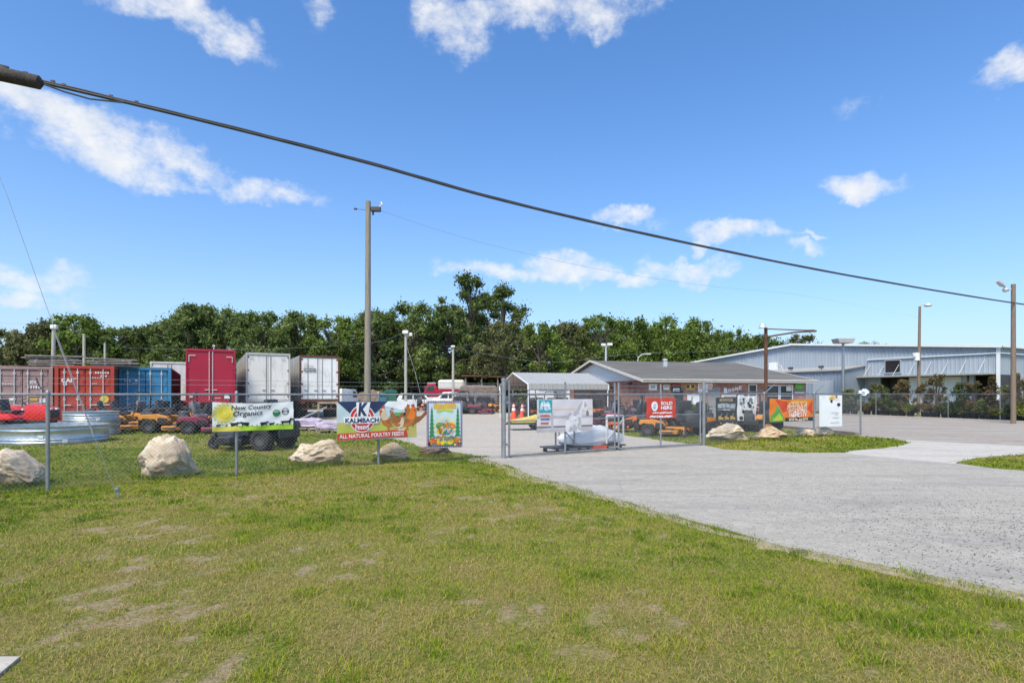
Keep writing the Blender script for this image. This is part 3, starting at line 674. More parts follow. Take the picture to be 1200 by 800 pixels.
b4 = Banner('hanging_banner', 'grey photo banner of a pale horse with teal corner square, on left gate leaf', 'banner', a, b, Z(505.5, dm), Z(467.5, dm), I['lgrey'], .012, 0)
b4.rect(0, .42, 1, .5, 'grey', 1); b4.rect(0, .13, 1, .19, 'dgrey', 1); b4.rect(0, .0, 1, .10, 'grey', 1); b4.rect(0, .68, 1, .72, 'pale', 1); b4.rect(.24, .02, .28, .58, 'grey', 1.5)
b4.rect(.03, .60, .26, .98, 'teal', 2); b4.scrawl(.05, .68, .24, .92, 4, 'sky', 3, .05, 3); b4.scrawl(.07, .8, .22, .86, 3, 'white', 3.4, .05, 5); b4.scrawl(.06, .48, .22, .53, 7, 'brick', 2.4, .02, 6); b4.scrawl(.06, .38, .22, .42, 8, 'blue', 2.4, .02, 7); b4.scrawl(.06, .26, .2, .30, 8, 'brick', 2.4, .02, 8)
HB = [(.50, 0), (.49, .2), (.50, .40), (.53, .52), (.58, .585), (.64, .60), (.69, .66), (.735, .78), (.775, .88), (.815, .935), (.83, 1.0), (.845, .935), (.862, .985), (.868, .92), (.885, .82), (.905, .70), (.925, .58), (.925, .50), (.90, .465), (.875, .49), (.855, .60), (.825, .68), (.80, .66), (.79, .52), (.80, .36), (.79, .2), (.77, 0)]
b4.poly(HB, 'horse', 2)
b4.poly([(.64, .60), (.69, .66), (.735, .78), (.775, .88), (.815, .935), (.80, .84), (.78, .74), (.75, .62), (.70, .50), (.66, .46)], 'grey', 2.6)
b4.poly([(.875, .49), (.90, .465), (.925, .50), (.925, .58), (.90, .66), (.875, .62)], 'dgrey', 2.8); b4.poly([(.855, .80), (.87, .82), (.872, .77)], 'black', 3); b4.poly([(.84, .92), (.868, .92), (.885, .82), (.86, .72), (.83, .78)], 'grey', 2.5)
b4.poly([(.72, .05), (.71, .25), (.73, .42), (.77, .46), (.79, .3), (.77, .04)], 'grey', 2.6); b4.poly([(.50, .38), (.53, .52), (.58, .585), (.62, .58), (.58, .48), (.54, .36)], 'grey', 2.6); 
b4.poly([(.55, .0), (.58, .16), (.66, .22), (.71, .14), (.70, 0)], 'grey', 2.7); r4 = random.Random(3)
for i in range(26): b4.disc(r4.uniform(.56, .77), r4.uniform(.1, .55), r4.uniform(.012, .035), r4.choice(['grey', 'lgrey', 'white']), 3 + i * .02, 7)
b4.done()
a = span_px(D, E, 756.5); b = span_px(D, E, 791); dm = (a.y + b.y) / 2
b5 = Banner('hanging_banner', 'bright red banner with white bold lettering and round logo, on right gate leaf', 'banner', a, b, Z(490, dm), Z(466, dm), I['brick'], .015, .01)
b5.disc(.27, .60, .22, 'white', 2, 16, .24); b5.disc(.27, .60, .10, 'grey', 3, 12, .13); b5.scrawl(.24, .56, .30, .66, 2, 'white', 4, .03, 8)
b5.text('SOLD', .48, .66, .38, .17, 'white', 3, .03); b5.text('HERE', .48, .44, .38, .17, 'white', 3, .03)
b5.scrawl(.2, .25, .86, .30, 14, 'white', 3, .03, 2); b5.scrawl(.1, .06, .88, .14, 13, 'white', 3, .04, 3); b5.done()
a = span_px(E2, E3, 901); b = span_px(E2, E3, 951.5); dm = (a.y + b.y) / 2
b6 = Banner('hanging_banner', 'bright orange sagging banner with green tree shape and pale lettering on right fence', 'banner', a, b, Z(493.5, dm), Z(466.5, dm), I['orange'], .02, .05)
b6.poly([(.12, .98), (.4, .9), (.4, .5), (.3, .4), (.2, .8)], 'deep', 1); b6.poly([(.0, .0), (.34, .0), (.24, .35), (.16, .78), (.1, .4), (.03, .3)], 'mid', 2); b6.poly([(.06, .05), (.3, .05), (.2, .4)], 'lime', 2.6)
b6.scrawl(.08, .08, .28, .18, 4, 'gold', 3, .04, 1); b6.rect(.34, .0, 1, .17, 'black', 2); b6.scrawl(.44, .03, .88, .13, 10, 'pale', 3, .035, 2); b6.poly([(.45, .93), (.85, .93), (.8, .82), (.5, .82)], 'gold', 2)
b6.scrawl(.40, .55, .86, .86, 6, 'pale', 3, .06, 3); b6.scrawl(.46, .22, .84, .50, 6, 'white', 3, .05, 4); b6.scrawl(.42, .36, .86, .66, 6, 'pink', 3.6, .05, 5); b6.poly([(.98, .9), (.86, .55), (.98, .3)], 'deep', 1.4); b6.done()
a = span_px(E3, E4, 959); b = span_px(E3, E4, 985.5); dm = (a.y + b.y) / 2
b7 = Banner('hanging_sign', 'plain white upright sign with small dog picture at its top on right fence', 'sign', a, b, Z(499.5, dm), Z(463, dm), I['white'], .004, 0, .05, .012)
b7.disc(.62, .93, .13, 'pale', 1.5, 14, .08); b7.disc(.52, .9, .1, 'gold', 2, 12, .06); b7.disc(.78, .90, .10, 'cream', 2, 12, .07); b7.disc(.84, .70, .08, 'black', 2.4, 12, .055); b7.disc(.52, .81, .05, 'black', 2.4); b7.disc(.74, .95, .05, 'dgrey', 2.6)
b7.scrawl(.5, .42, .86, .46, 6, 'grey', 2, .008, 1); b7.scrawl(.68, .36, .8, .39, 3, 'grey', 2, .008, 2); b7.scrawl(.56, .26, .86, .30, 6, 'grey', 2, .008, 3); b7.scrawl(.46, .10, .88, .14, 8, 'grey', 2, .008, 4); b7.done()
# free-standing black advert behind the boulders
dm = 22.6
b8 = Banner('standing_banner', 'black upright advertising banner with amber bar and machine pictures behind boulder', 'banner', (X(839, dm), dm), (X(868, dm), dm + .5), .35, Z(465.5, dm), I['black'], .01, 0)
b8.rect(.14, .86, .80, .95, 'gold', 2); b8.scrawl(.2, .88, .74, .93, 8, 'dgrey', 3, .03, 1); b8.rect(.06, .62, .96, .78, 'dgrey', 2); b8.scrawl(.08, .63, .94, .77, 7, 'silver', 3, .05, 2); b8.scrawl(.28, .55, .7, .585, 8, 'white', 3, .02, 3); b8.line(.06, .565, .26, .565, .01, 'white', 3); b8.line(.72, .565, .92, .565, .01, 'white', 3)
for i, cx in enumerate((.2, .5, .8)):
    b8.poly([(cx - .13, .22), (cx + .1, .22), (cx + .13, .28), (cx + .02, .31), (cx - .02, .36), (cx - .12, .33)], 'gold', 3); b8.disc(cx - .08, .21, .045, 'dgrey', 4); b8.disc(cx + .1, .21, .03, 'dgrey', 4); b8.line(cx, .33, cx + .04, .44, .02, 'grey', 4); b8.disc(cx, .1, .025, 'pale', 3)
b8.done()
for xx in (.02, b8.W - .02): mb = MB(); mb.tube([(xx, .04, -.35), (xx, .04, b8.H)], .02, 6); mb.build('support_pole', M['dark'], b8.o)
dm = 23.4
b9 = Banner('standing_banner', 'white and black splotched tall cloth banner beside rusty sign pole', 'banner', (X(869, dm), dm + .5), (X(896, dm), dm + .9), .5, Z(463.5, dm), I['white'], .03, .02)
r9 = random.Random(5)
for i in range(26): b9.disc(r9.uniform(.08, .92), r9.uniform(.1, .9), r9.uniform(.03, .1), r9.choice(['black', 'black', 'dgrey', 'lgrey']), 1 + i * .1, 7)
b9.done()
for xx in (.02, b9.W - .02): mb = MB(); mb.tube([(xx, .04, -.5), (xx, .04, b9.H)], .02, 6); mb.build('support_pole', M['dark'], b9.o)
# ================================================================ BOULDERS
def rock(label, px, base_py, d, w, h, dep, seed, mat, shape=None, rz=0):
    r = random.Random(seed); bm = bmesh.new(); bmesh.ops.create_icosphere(bm, subdivisions=5, radius=1)
    cuts = []
    for _ in range(13):
        n = Vector((r.gauss(0, 1), r.gauss(0, 1), r.gauss(0, .8))).normalized(); cuts.append((n, r.uniform(.62, .92)))
    from mathutils import noise as mn
    o3 = Vector((seed * 3.7, seed * 1.3, 0))
    for v in bm.verts:
        p = v.co.copy()
        for n, k in cuts:
            q = p.dot(n)
            if q > k: p -= n * (q - k) * .88
        u = p.normalized()
        p += u * (mn.fractal(p * 1.6 + o3, 1, 2, 5) * .16 + abs(mn.noise(p * 3.1 + o3)) * -.13 + mn.noise(p * 9 + o3) * .03 - .28 * max(0, .30 - mn.voronoi(p * 2.6 + o3)[0][0]) - .12 * max(0, .22 - mn.voronoi(p * 5.5 + o3)[0][0]))
        v.co = p
    xs = [v.co.x for v in bm.verts]; ys = [v.co.y for v in bm.verts]; zs = [v.co.z for v in bm.verts]
    for v in bm.verts:
        x = (v.co.x - (min(xs) + max(xs)) / 2) / (max(xs) - min(xs)); y = (v.co.y - (min(ys) + max(ys)) / 2) / (max(ys) - min(ys)); z = (v.co.z - min(zs)) / (max(zs) - min(zs))
        z2 = z
        if shape: 
            k = shape(x); z2 = z * k
        v.co = (x * w * 1.04, y * dep, z2 * h * 1.12 - h * .12)
    mb = MB(); mb.bm(bm); o = mb.build('boulder', M[mat], None, True)
    o.location = (X(px, d + dep * .42), d + dep * .42, 0); o.rotation_euler = (0, 0, rz)
    return tag(o, label, 'boulder', 'limestone boulders set along the fence')
lerp = lambda xs, ys: (lambda x: float(np.interp(x, xs, ys)))
rock('pale boulder cut by the left photo edge beside the first fence post', 17, 572, 9.75, .98, .66, .8, 1, 'rock', lerp([-.5, -.1, .2, .5], [.9, 1, .85, .55]))
rock('tall peaked cream boulder standing alone left of the sun banner', 192.5, 562, 10.75, 1.0, .86, .8, 2, 'rock', lerp([-.5, -.35, -.15, .02, .2, .4, .5], [.5, .8, 1.02, .92, 1.0, .8, .45]))
rock('long lumpy pale boulder between the sun banner and the hen banner', 373.5, 546.5, 12.75, 1.3, .58, .7, 3, 'rock', lerp([-.5, -.3, -.1, .1, .3, .5], [.6, .88, .82, 1.0, 1.02, .8]))
rock('tan wedge boulder behind the fence post under the hen banner', 458.5, 541, 13.45, .84, .52, .6, 4, 'rocktan', lerp([-.5, -.2, 0, .5], [.75, 1, .95, .6]))
rock('low dark red brown boulder under the vegetable poster', 511, 536, 14.5, .78, .34, .5, 5, 'rockdark', lerp([-.5, 0, .5], [.8, 1, .8]))
rock('broad flat topped cream boulder right beside the gate post', 851, 518.5, 18.9, 1.34, .64, .8, 6, 'rock', lerp([-.5, -.3, .3, .5], [.98, 1.0, .97, .75]))
rock('rounded brown boulder in front of the rusty pole base', 901, 516.5, 19.7, 1.26, .5, .8, 7, 'rocktan', lerp([-.5, -.2, .1, .5], [.55, .85, 1, .6]))
rock('small flat white rubble boulder below the orange banner edge', 945, 513, 21.1, .62, .36, .5, 8, 'rock')
rock('low white rubble boulder below the plain white sign', 965, 513, 21.6, .75, .42, .6, 9, 'rock', lerp([-.5, -.2, .5], [.8, 1, .7]))

# ================================================================ POLES AND WIRES
def pole(name, label, cat, x, y, h, r0, r1, mat, lean=(0, 0), group=None):
    o = thing(name, label, cat, (x, y, 0), 0, group)
    mb = MB(); mb.tube([(0, 0, -.2), (lean[0] * .5, lean[1] * .5, h * .5), (lean[0], lean[1], h)], [r0, (r0 + r1) / 2, r1], 12); mb.build('shaft', M[mat], o, True)
    return o
d = 20; p = pole('utility_pole', 'tall bare wooden utility pole standing behind the hen banner', 'utility pole', X(430.5, d), d, Z(236, d), .122, .088, 'pole', (.03, 0))
h = Z(236, d)
mb = MB(); mb.box((.3, 0, h - .28), (.34, .16, .16), 0, .02); mb.build('wire_bracket', M['dark'], p)
mb = MB(); mb.tube([(.42, 0, h - .2), (.52, 0, h - .1), (.47, .05, h - .02)], .03, 6); mb.build('insulator', M['offwhite'], p)
mb = MB(); mb.tube([(.2, 0, h - .3), (.2, 0, h - .48)], .035, 6); mb.build('clamp', M['dark'], p)
mb = MB(); mb.tube([(-.06, 0, h - .3), (-.44, -.02, h - .27)], .008, 5); mb.tube([(-.36, -.02, h - .275), (-.46, -.02, h - .268)], .035, 6); mb.build('guy_stub', M['dark'], p)
d = 31; pr = pole('utility_pole', 'stout brown utility pole carrying the thick cable at the right photo edge', 'utility pole', X(1187.5, d), d, Z(333, d), .125, .105, 'polebrown')
mb = MB(); h = Z(333, d)
mb.tube([(-.12, 0, h - .28), (-.4, 0, h - .3), (-.52, -.05, h - .12)], .035, 6); mb.build('lamp_arm', M['lampw'], pr, True)
mb = MB(); mb.lathe([(0, -.14), (.12, -.1), (.16, .0), (.08, .1), (0, .12)], 10, (-.42, 0, h - .3)); mb.tube([(-.5, -.05, h - .16), (-.75, -.1, h - .0), (-1.02, -.14, h + .16)], [.05, .14, .1], 8); mb.build('lamp_head', M['lampw'], pr, True)
pole('utility_pole', 'utility pole just outside the left photo edge holding the guy wire', 'utility pole', -8.9, 8.72, 7.9, .17, .13, 'pole')
def cat_pts(pts, n=14):
    pts = [Vector(p) for p in pts]; out = []
    for i in range(len(pts) - 1):
        p0, p1, p2, p3 = pts[max(i - 1, 0)], pts[i], pts[i + 1], pts[min(i + 2, len(pts) - 1)]
        for k in range(n):
            t = k / n; out.append(.5 * ((2 * p1) + (p2 - p0) * t + (2 * p0 - 5 * p1 + 4 * p2 - p3) * t * t + (3 * p1 - p0 - 3 * p2 + p3) * t ** 3))
    return out + [pts[-1]]
cab = cat_pts([(-22, 2, 6.6), P(-130, 52, 8.72) , P(-20, 81, 8.9), P(50, 97, 9.25), P(250, 145, 10.4), P(430, 191, 11.9), P(600, 238, 13.85), P(800, 284, 17.1), P(1000, 324, 22.2), P(1187, 355, 30.78), (48, 44, 7.4)])
cb = thing('overhead_cable', 'thick black overhead cable slanting across the sky with a splice case at left', 'cable')
mb = MB(); mb.tube(cab, .026, 8); mb.build('cable_strand', M['cable'], cb, True)
mb = MB(); mb.tube([p + Vector((0, 0, .033 + .003 * math.sin(i))) for i, p in enumerate(cab)], .016, 6); mb.build('messenger_wire', M['dark'], cb, True)
mb = MB()
q = [P(-70, 70, 8.85), P(-50, 74, 8.86), P(46, 95.5, 9.2), P(50, 97, 9.21)]
q = [v + Vector((0, 0, -.02)) for v in q]; mb.tube(q, [.06, .115, .105, .04], 12); mb.build('splice_case', pm('splice_rubber', (.035, .027, .024), .85, 0, .4, 6, .3, 30, dirt=(.09, .07, .06), dirt_amt=.6), cb, True)
for i, (px, py) in enumerate(((30, 88), (62, 98), (75, 102), (130, 115), (160, 122))):
    c = P(px, py - 2, 9.1 + px * .0055); mb = MB(); mb.box(c, (.06, .05, .05), .4, .01); mb.build('cable_clip', M['dark'], cb)
mb = MB(); mb.tube([P(48, 97.5, 9.2), P(75, 107.5, 9.33), P(105, 116, 9.5), P(145, 120.5, 9.72)], .015, 6); mb.build('drop_strand', M['cable'], cb, True)
gw = thing('guy_wire', 'thin guy wire rising from a ground anchor on the lawn at left', 'guy wire')
mb = MB(); a_ = P(137, 582, 8.85); mb.tube([a_, P(62, 380, 8.83), P(8, 228, 8.8), (-8.86, 8.74, 7.4)], .004, 5); mb.build('wire', M['rail'], gw)
mb = MB(); mb.tube([P(62, 384, 8.83), P(110, 512, 8.84)], .0075, 6); mb.build('guard_sleeve', M['grey'], gw)
mb = MB(); mb.tube([(a_.x + .03, a_.y, -.05), (a_.x, a_.y, .14)], .016, 6); mb.lathe([(.03, .1), (.035, .13), (.03, .16)], 8, (a_.x, a_.y, 0), close=True); mb.build('anchor_rod', M['galv'], gw)
def wire(label, pts, r=.007, m='wirefar'):
    mb = MB(); mb.tube(cat_pts(pts, 8), r, 4, False); o = mb.build('overhead_wire', M[m]); tag(o, label, 'wire')
wire('faint thin wire sagging rightwards from the tall bare pole', [P(443, 246, 20), P(560, 283, 23), P(700, 315, 28), P(830, 335, 35), P(940, 346, 44), P(1078, 372, 42.2)], .006)
wire('thin service wire strung in front of the trees behind the trailers', [P(-60, 378, 46), P(62, 381, 45), P(98, 393, 52), P(123, 404, 55), P(160, 408, 58), P(300, 409, 60), P(430, 402, 55), P(475, 389, 50)], .009)
wire('thin service wire from the pale lamp pole towards the shop roof', [P(475, 390, 50), P(531, 407, 60), P(640, 424, 63), P(745, 414.5, 64), P(897, 410, 66)], .009)
def lampole(label, px, top, d, r, mat, group='lamp and wire poles of the yard'): return pole('lamp_pole', label, 'lamp pole', X(px, d), d, Z(top, d), r, r * .8, mat, (0, 0), group)
q = lampole('pale lamp pole in front of the tall trees, left of the vegetable poster', 475.5, 390, 50, .14, 'polepale'); h = Z(390, 50)
mb = MB(); mb.box((.0, -.15, h + .05), (.5, .3, .3), 0, .06); mb.box((.45, -.1, h - .15), (.25, .25, .3), .3, .05); mb.tube([(0, 0, h - .3), (.45, -.1, h - .15)], .04, 6); mb.build('lamp_head', M['white'], q)
mb = MB(); mb.tube([(.05, -.1, h - 1), (.9, -.4, h * .5), (1.8, -.8, .1)], .015, 4); mb.build('stay_wire', M['wirefar'], q)
q = lampole('slim pale lamp pole behind the white and red truck', 531, 406, 60, .14, 'polepale'); h = Z(406, 60); mb = MB(); mb.box((0, -.1, h), (.45, .3, .2), 0, .05); mb.build('lamp_head', M['lampw'], q)
q = lampole('lamp pole with twin floodlights rising behind the carport roof', 710, 404, 65, .13, 'lampw'); h = Z(404, 65)
mb = MB(); mb.box((-.3, -.1, h), (.5, .3, .3), .2, .05); mb.box((.45, -.1, h + .05), (.6, .3, .28), -.2, .05); mb.tube([(-.4, 0, h - .2), (.4, 0, h - .2)], .04, 6); mb.build('lamp_head', M['white'], q)
q = lampole('lamp pole with a short curved arm behind the shop roof', 747, 424, 64, .1, 'lampw'); h = Z(424, 64)
mb = MB(); mb.tube([(0, 0, h - .2), (.1, 0, h + .5), (.5, 0, h + .85), (1.1, 0, h + .9)], .06, 6); mb.box((1.25, 0, h + .88), (.55, .25, .16), 0, .05); mb.build('lamp_head', M['lampw'], q)
q = lampole('leaning wire pole behind the faded pink container', 61, 381, 45, .16, 'polepale'); h = Z(381, 45); mb = MB(); mb.box((.1, -.1, h - .15), (.5, .3, .35), 0, .08); mb.build('insulator', M['white'], q)
q.rotation_euler = (0, R(1.2), 0)
q = lampole('plain wire pole behind the red container', 98.5, 391, 52, .14, 'polepale'); q = lampole('short wire pole behind the gap of the plank stacks', 123, 402, 55, .12, 'polepale')
# rusty sign pole with bracket arms
d = 28; q = pole('sign_pole', 'rusty square sign pole with two long bracket arms and no sign', 'sign pole', X(897.5, d), d, Z(384, d), .085, .08, 'rust'); h = Z(384, d)
mb = MB(); mb.tube([(0, 0, h - .05), (1.3, -.3, h - .14), (2.2, -.55, h - .20)], .028, 6); mb.build('bracket_arm', M['rust'], q)
mb = MB(); mb.tube([(0, 0, h - .45), (1.3, -.3, h - .25), (2.2, -.55, h - .22)], .04, 6); mb.build('bracket_arm', M['rust'], q)
mb = MB(); mb.box((1.95, -.5, h - .2), (.3, .06, .1), -.25, .01); mb.build('arm_tip_plate', M['rust'], q)
mb = MB(); mb.tube([(-.02, 0, h), (-.12, -.05, h + .12)], .025, 6); mb.lathe([(.0, .12), (.12, .1), (.2, -.1), (.16, -.1), (.0, -.02)], 12, (-.2, -.08, h + .08)); mb.build('floodlight', M['lampw'], q, True)
d = 46; q = lampole('pole topped by a flat square light box in front of the annex', 988, 402, d, .12, 'galv'); h = Z(402, d); mb = MB(); mb.prism([(-.72, h + .35), (.72, h + .35), (.55, h - .02), (-.55, h - .02)], -.5, .5, 'XZ', .03); mb.build('light_box', M['steelroof'], q)
d = 42; q = pole('lamp_pole', 'tall brown wooden lamp pole in front of the warehouse gable', 'lamp pole', X(1076, d), d, Z(359, d), .12, .085, 'polebrown', (.12, 0), 'lamp and wire poles of the yard'); h = Z(359, d)
mb = MB(); mb.tube([(.12, 0, h - .1), (.2, -.05, h + .12), (.5, -.1, h + .15)], .035, 6); mb.build('lamp_arm', M['lampw'], q, True)
mb = MB(); mb.lathe([(0, .13), (.2, .08), (.27, -.06), (.2, -.12), (0, -.14)], 12, (.65, -.1, h + .1)); mb.build('lamp_head', M['lampw'], q, True)
mb = MB(); mb.lathe([(0, .3), (.17, .28), (.18, -.28), (0, -.3)], 12, (-.22, -.2, Z(418, d))); mb.box((-.45, -.2, Z(416, d)), (.18, .16, .3), 0, .03); mb.build('transformer_can', M['white'], q, True)

# ================================================================ CONTAINERS, PLANKS, TRAILERS
def corrug(mb, L, x, z0, z1, y0=0, amp=.03, pitch=.28):
    n = int(L / pitch); vs = []; fs = []
    pr = []
    for i in range(n): 
        for t, k in ((0, 0), (.35, 0), (.5, 1), (.85, 1)): pr.append((y0 + (i + t) * L / n, k))
    pr.append((y0 + L, 0))
    for y, k in pr: vs += [(x - amp * k * (1 if x > 0 else -1), y, z0), (x - amp * k * (1 if x > 0 else -1), y, z1)]
    fs = [[2 * i, 2 * i + 1, 2 * i + 3, 2 * i + 2] for i in range(len(pr) - 1)]
    mb.add(vs, fs)
RZ = R(28)
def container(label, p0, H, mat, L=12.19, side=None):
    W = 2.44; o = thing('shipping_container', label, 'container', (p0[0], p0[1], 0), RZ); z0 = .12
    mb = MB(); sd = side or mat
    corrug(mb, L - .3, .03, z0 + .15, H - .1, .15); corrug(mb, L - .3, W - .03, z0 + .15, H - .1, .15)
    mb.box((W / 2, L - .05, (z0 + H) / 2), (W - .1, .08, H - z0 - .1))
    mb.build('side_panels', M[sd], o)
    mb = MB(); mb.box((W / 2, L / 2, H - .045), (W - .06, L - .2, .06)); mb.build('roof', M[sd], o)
    mb = MB()
    for x in (.08, W - .08):
        for y in (.08, L - .08): mb.box((x, y, (z0 + H) / 2), (.16, .16, H - z0), 0, .012)
    for x in (.06, W - .06): mb.box((x, L / 2, z0 + .08), (.1, L - .32, .15)); mb.box((x, L / 2, H - .05), (.09, L - .32, .1))
    mb.box((W / 2, .07, H - .08), (W - .32, .12, .16), 0, .01); mb.box((W / 2, .07, z0 + .08), (W - .32, .12, .16), 0, .01)
    mb.build('corner_frame', M[mat], o)
    mb = MB(); mb.box((W / 2, .16, z0 + .9), (W - .4, .02, .02)); 
    for s in (0, 1):
        x0 = .18 if not s else W / 2 + .015; x1 = W / 2 - .015 if not s else W - .18
        mb = MB(); mb.box(((x0 + x1) / 2, .10, (z0 + H) / 2), (x1 - x0, .05, H - z0 - .34), 0, .008)
        for k in range(5):
            zc = z0 + .36 + k * (H - z0 - .6) / 4.4; mb.box(((x0 + x1) / 2, .072, zc + .1), (x1 - x0 - .1, .03, .26), 0, .012)
        dd = mb.build('door', M[mat], o)
        for fx in (.2, .72):
            mb = MB(); xx = x0 + (x1 - x0) * (fx if not s else 1 - fx + -.08 + .0)
            mb.tube([(xx, .035, z0 + .1), (xx, .035, H - .06)], .024, 6); mb.box((xx + .12, .03, z0 + .95), (.3, .025, .05))
            for zz in (z0 + .3, z0 + 1.25, H - .35): mb.box((xx, .045, zz), (.1, .04, .09))
            mb.build('lock_rod', M['rodl'], dd)
    return o
def lettering(o, items, y=.045):
    for (s_, x, z, w, h, m) in items:
        mb = MB(); 
        if s_ == '#': mb.box((x + w / 2, y, z + h / 2), (w, .006, h))
        elif s_ == '~':
            r = random.Random(int(x * 100 + z * 10)); n = max(3, int(w / .09))
            for i in range(n): mb.box((x + (i + .4) * w / n, y, z + h / 2), (w / n * .6, .006, h * r.uniform(.6, 1)))
        else: flat_text(mb, s_, x, z, w, h, y, .03)
        mb.build('lettering' if s_ not in '#' else 'decal', I[m] if m in I else M[m], o, fix=False)
def place(rl_px, rr_px, w):
    rl, rr = (rl_px - 600) / F, (rr_px - 600) / F; d0 = w * (CS - rr * SN) / (rr - rl); return (rl * d0, d0)
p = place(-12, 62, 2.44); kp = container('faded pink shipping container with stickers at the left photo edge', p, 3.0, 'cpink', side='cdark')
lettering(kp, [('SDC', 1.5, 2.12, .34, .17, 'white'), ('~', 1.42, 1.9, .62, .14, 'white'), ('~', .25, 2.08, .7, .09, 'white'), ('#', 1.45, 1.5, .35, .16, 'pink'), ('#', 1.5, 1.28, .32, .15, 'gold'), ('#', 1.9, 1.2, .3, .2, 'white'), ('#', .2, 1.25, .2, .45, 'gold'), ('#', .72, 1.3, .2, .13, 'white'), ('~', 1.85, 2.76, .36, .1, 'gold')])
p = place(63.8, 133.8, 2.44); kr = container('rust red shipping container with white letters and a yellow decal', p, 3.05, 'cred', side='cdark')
lettering(kr, [('CAI', .26, 2.2, .42, .22, 'white'), ('~', 1.62, 2.66, .62, .09, 'white'), ('~', 1.85, 2.5, .3, .08, 'white'), ('~', 1.5, 2.42, .5, .06, 'lgrey'), ('~', 1.5, 2.1, .22, .08, 'lgrey'), ('#', .34, 2.06, .14, .12, 'white'), ('~', .85, 1.3, .16, .13, 'pale'), ('#', .75, 2.36, .12, .06, 'lgrey')])
mb = MB(); mb.lathe([(0, 0), (.2, 0), (.2, .008), (0, .008)], 8, (2.02, .04, 1.36), 'Y'); mb.build('decal', I['yellow'], kr)
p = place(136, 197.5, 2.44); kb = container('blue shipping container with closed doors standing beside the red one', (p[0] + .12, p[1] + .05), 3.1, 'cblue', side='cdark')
lettering(kb, [('~', .22, 2.28, .34, .12, 'lgrey'), ('#', .72, 2.32, .13, .1, 'white'), ('~', .6, 2.2, .36, .07, 'lgrey'), ('#', 1.92, .9, .28, .1, 'white'), ('#', 2.0, 1.2, .1, .07, 'lgrey'), ('#', 2.05, .42, .2, .1, 'lgrey'), ('~', 1.5, .45, .5, .2, 'lgrey')])
# planks on the container roofs
rp = random.Random(3); cnt = 0; O1 = S(-9.2, 36.9, 0); base = {0: 3.0, 1: 3.06}
words = ['bottom', 'second', 'third', 'fourth', 'top']
for st, (u0, ln, z0, lays) in enumerate(((-8.2, 2.3, 3.05, 5), (-5.74, 2.3, 3.08, 4))):
    for lay in range(lays):
        for row in range(2):
            Lq = ln * rp.uniform(.74, 1.03); mb = MB(); mb.box((0, 0, 0), (Lq, .24, .062), 0, .008, Matrix.Rotation(rp.uniform(-.025, .025), 4, 'Y'))
            if lay < lays - 1:
                for sx in (-.36, .3): mb.box((sx * Lq, 0, .055), (.09, .2, .05))
            o = mb.build('weathered_plank', M['plank']); q = S(u0 + ln / 2 + rp.uniform(-.22, .22), 36.75 + row * .36 + rp.uniform(-.08, .08), z0 + .05 + lay * .115)
            o.location = q; o.rotation_euler = (0, 0, RZ + rp.uniform(-.03, .03))
            tag(o, 'grey weathered plank, %s of the %s row in the %s plank stack on the containers' % (['lowest', 'second', 'third', 'fourth', 'topmost'][lay if lay < lays - 1 else 4], ['front', 'back'][row], ['left', 'right'][st]), 'plank', 'planks stacked on the container roofs')

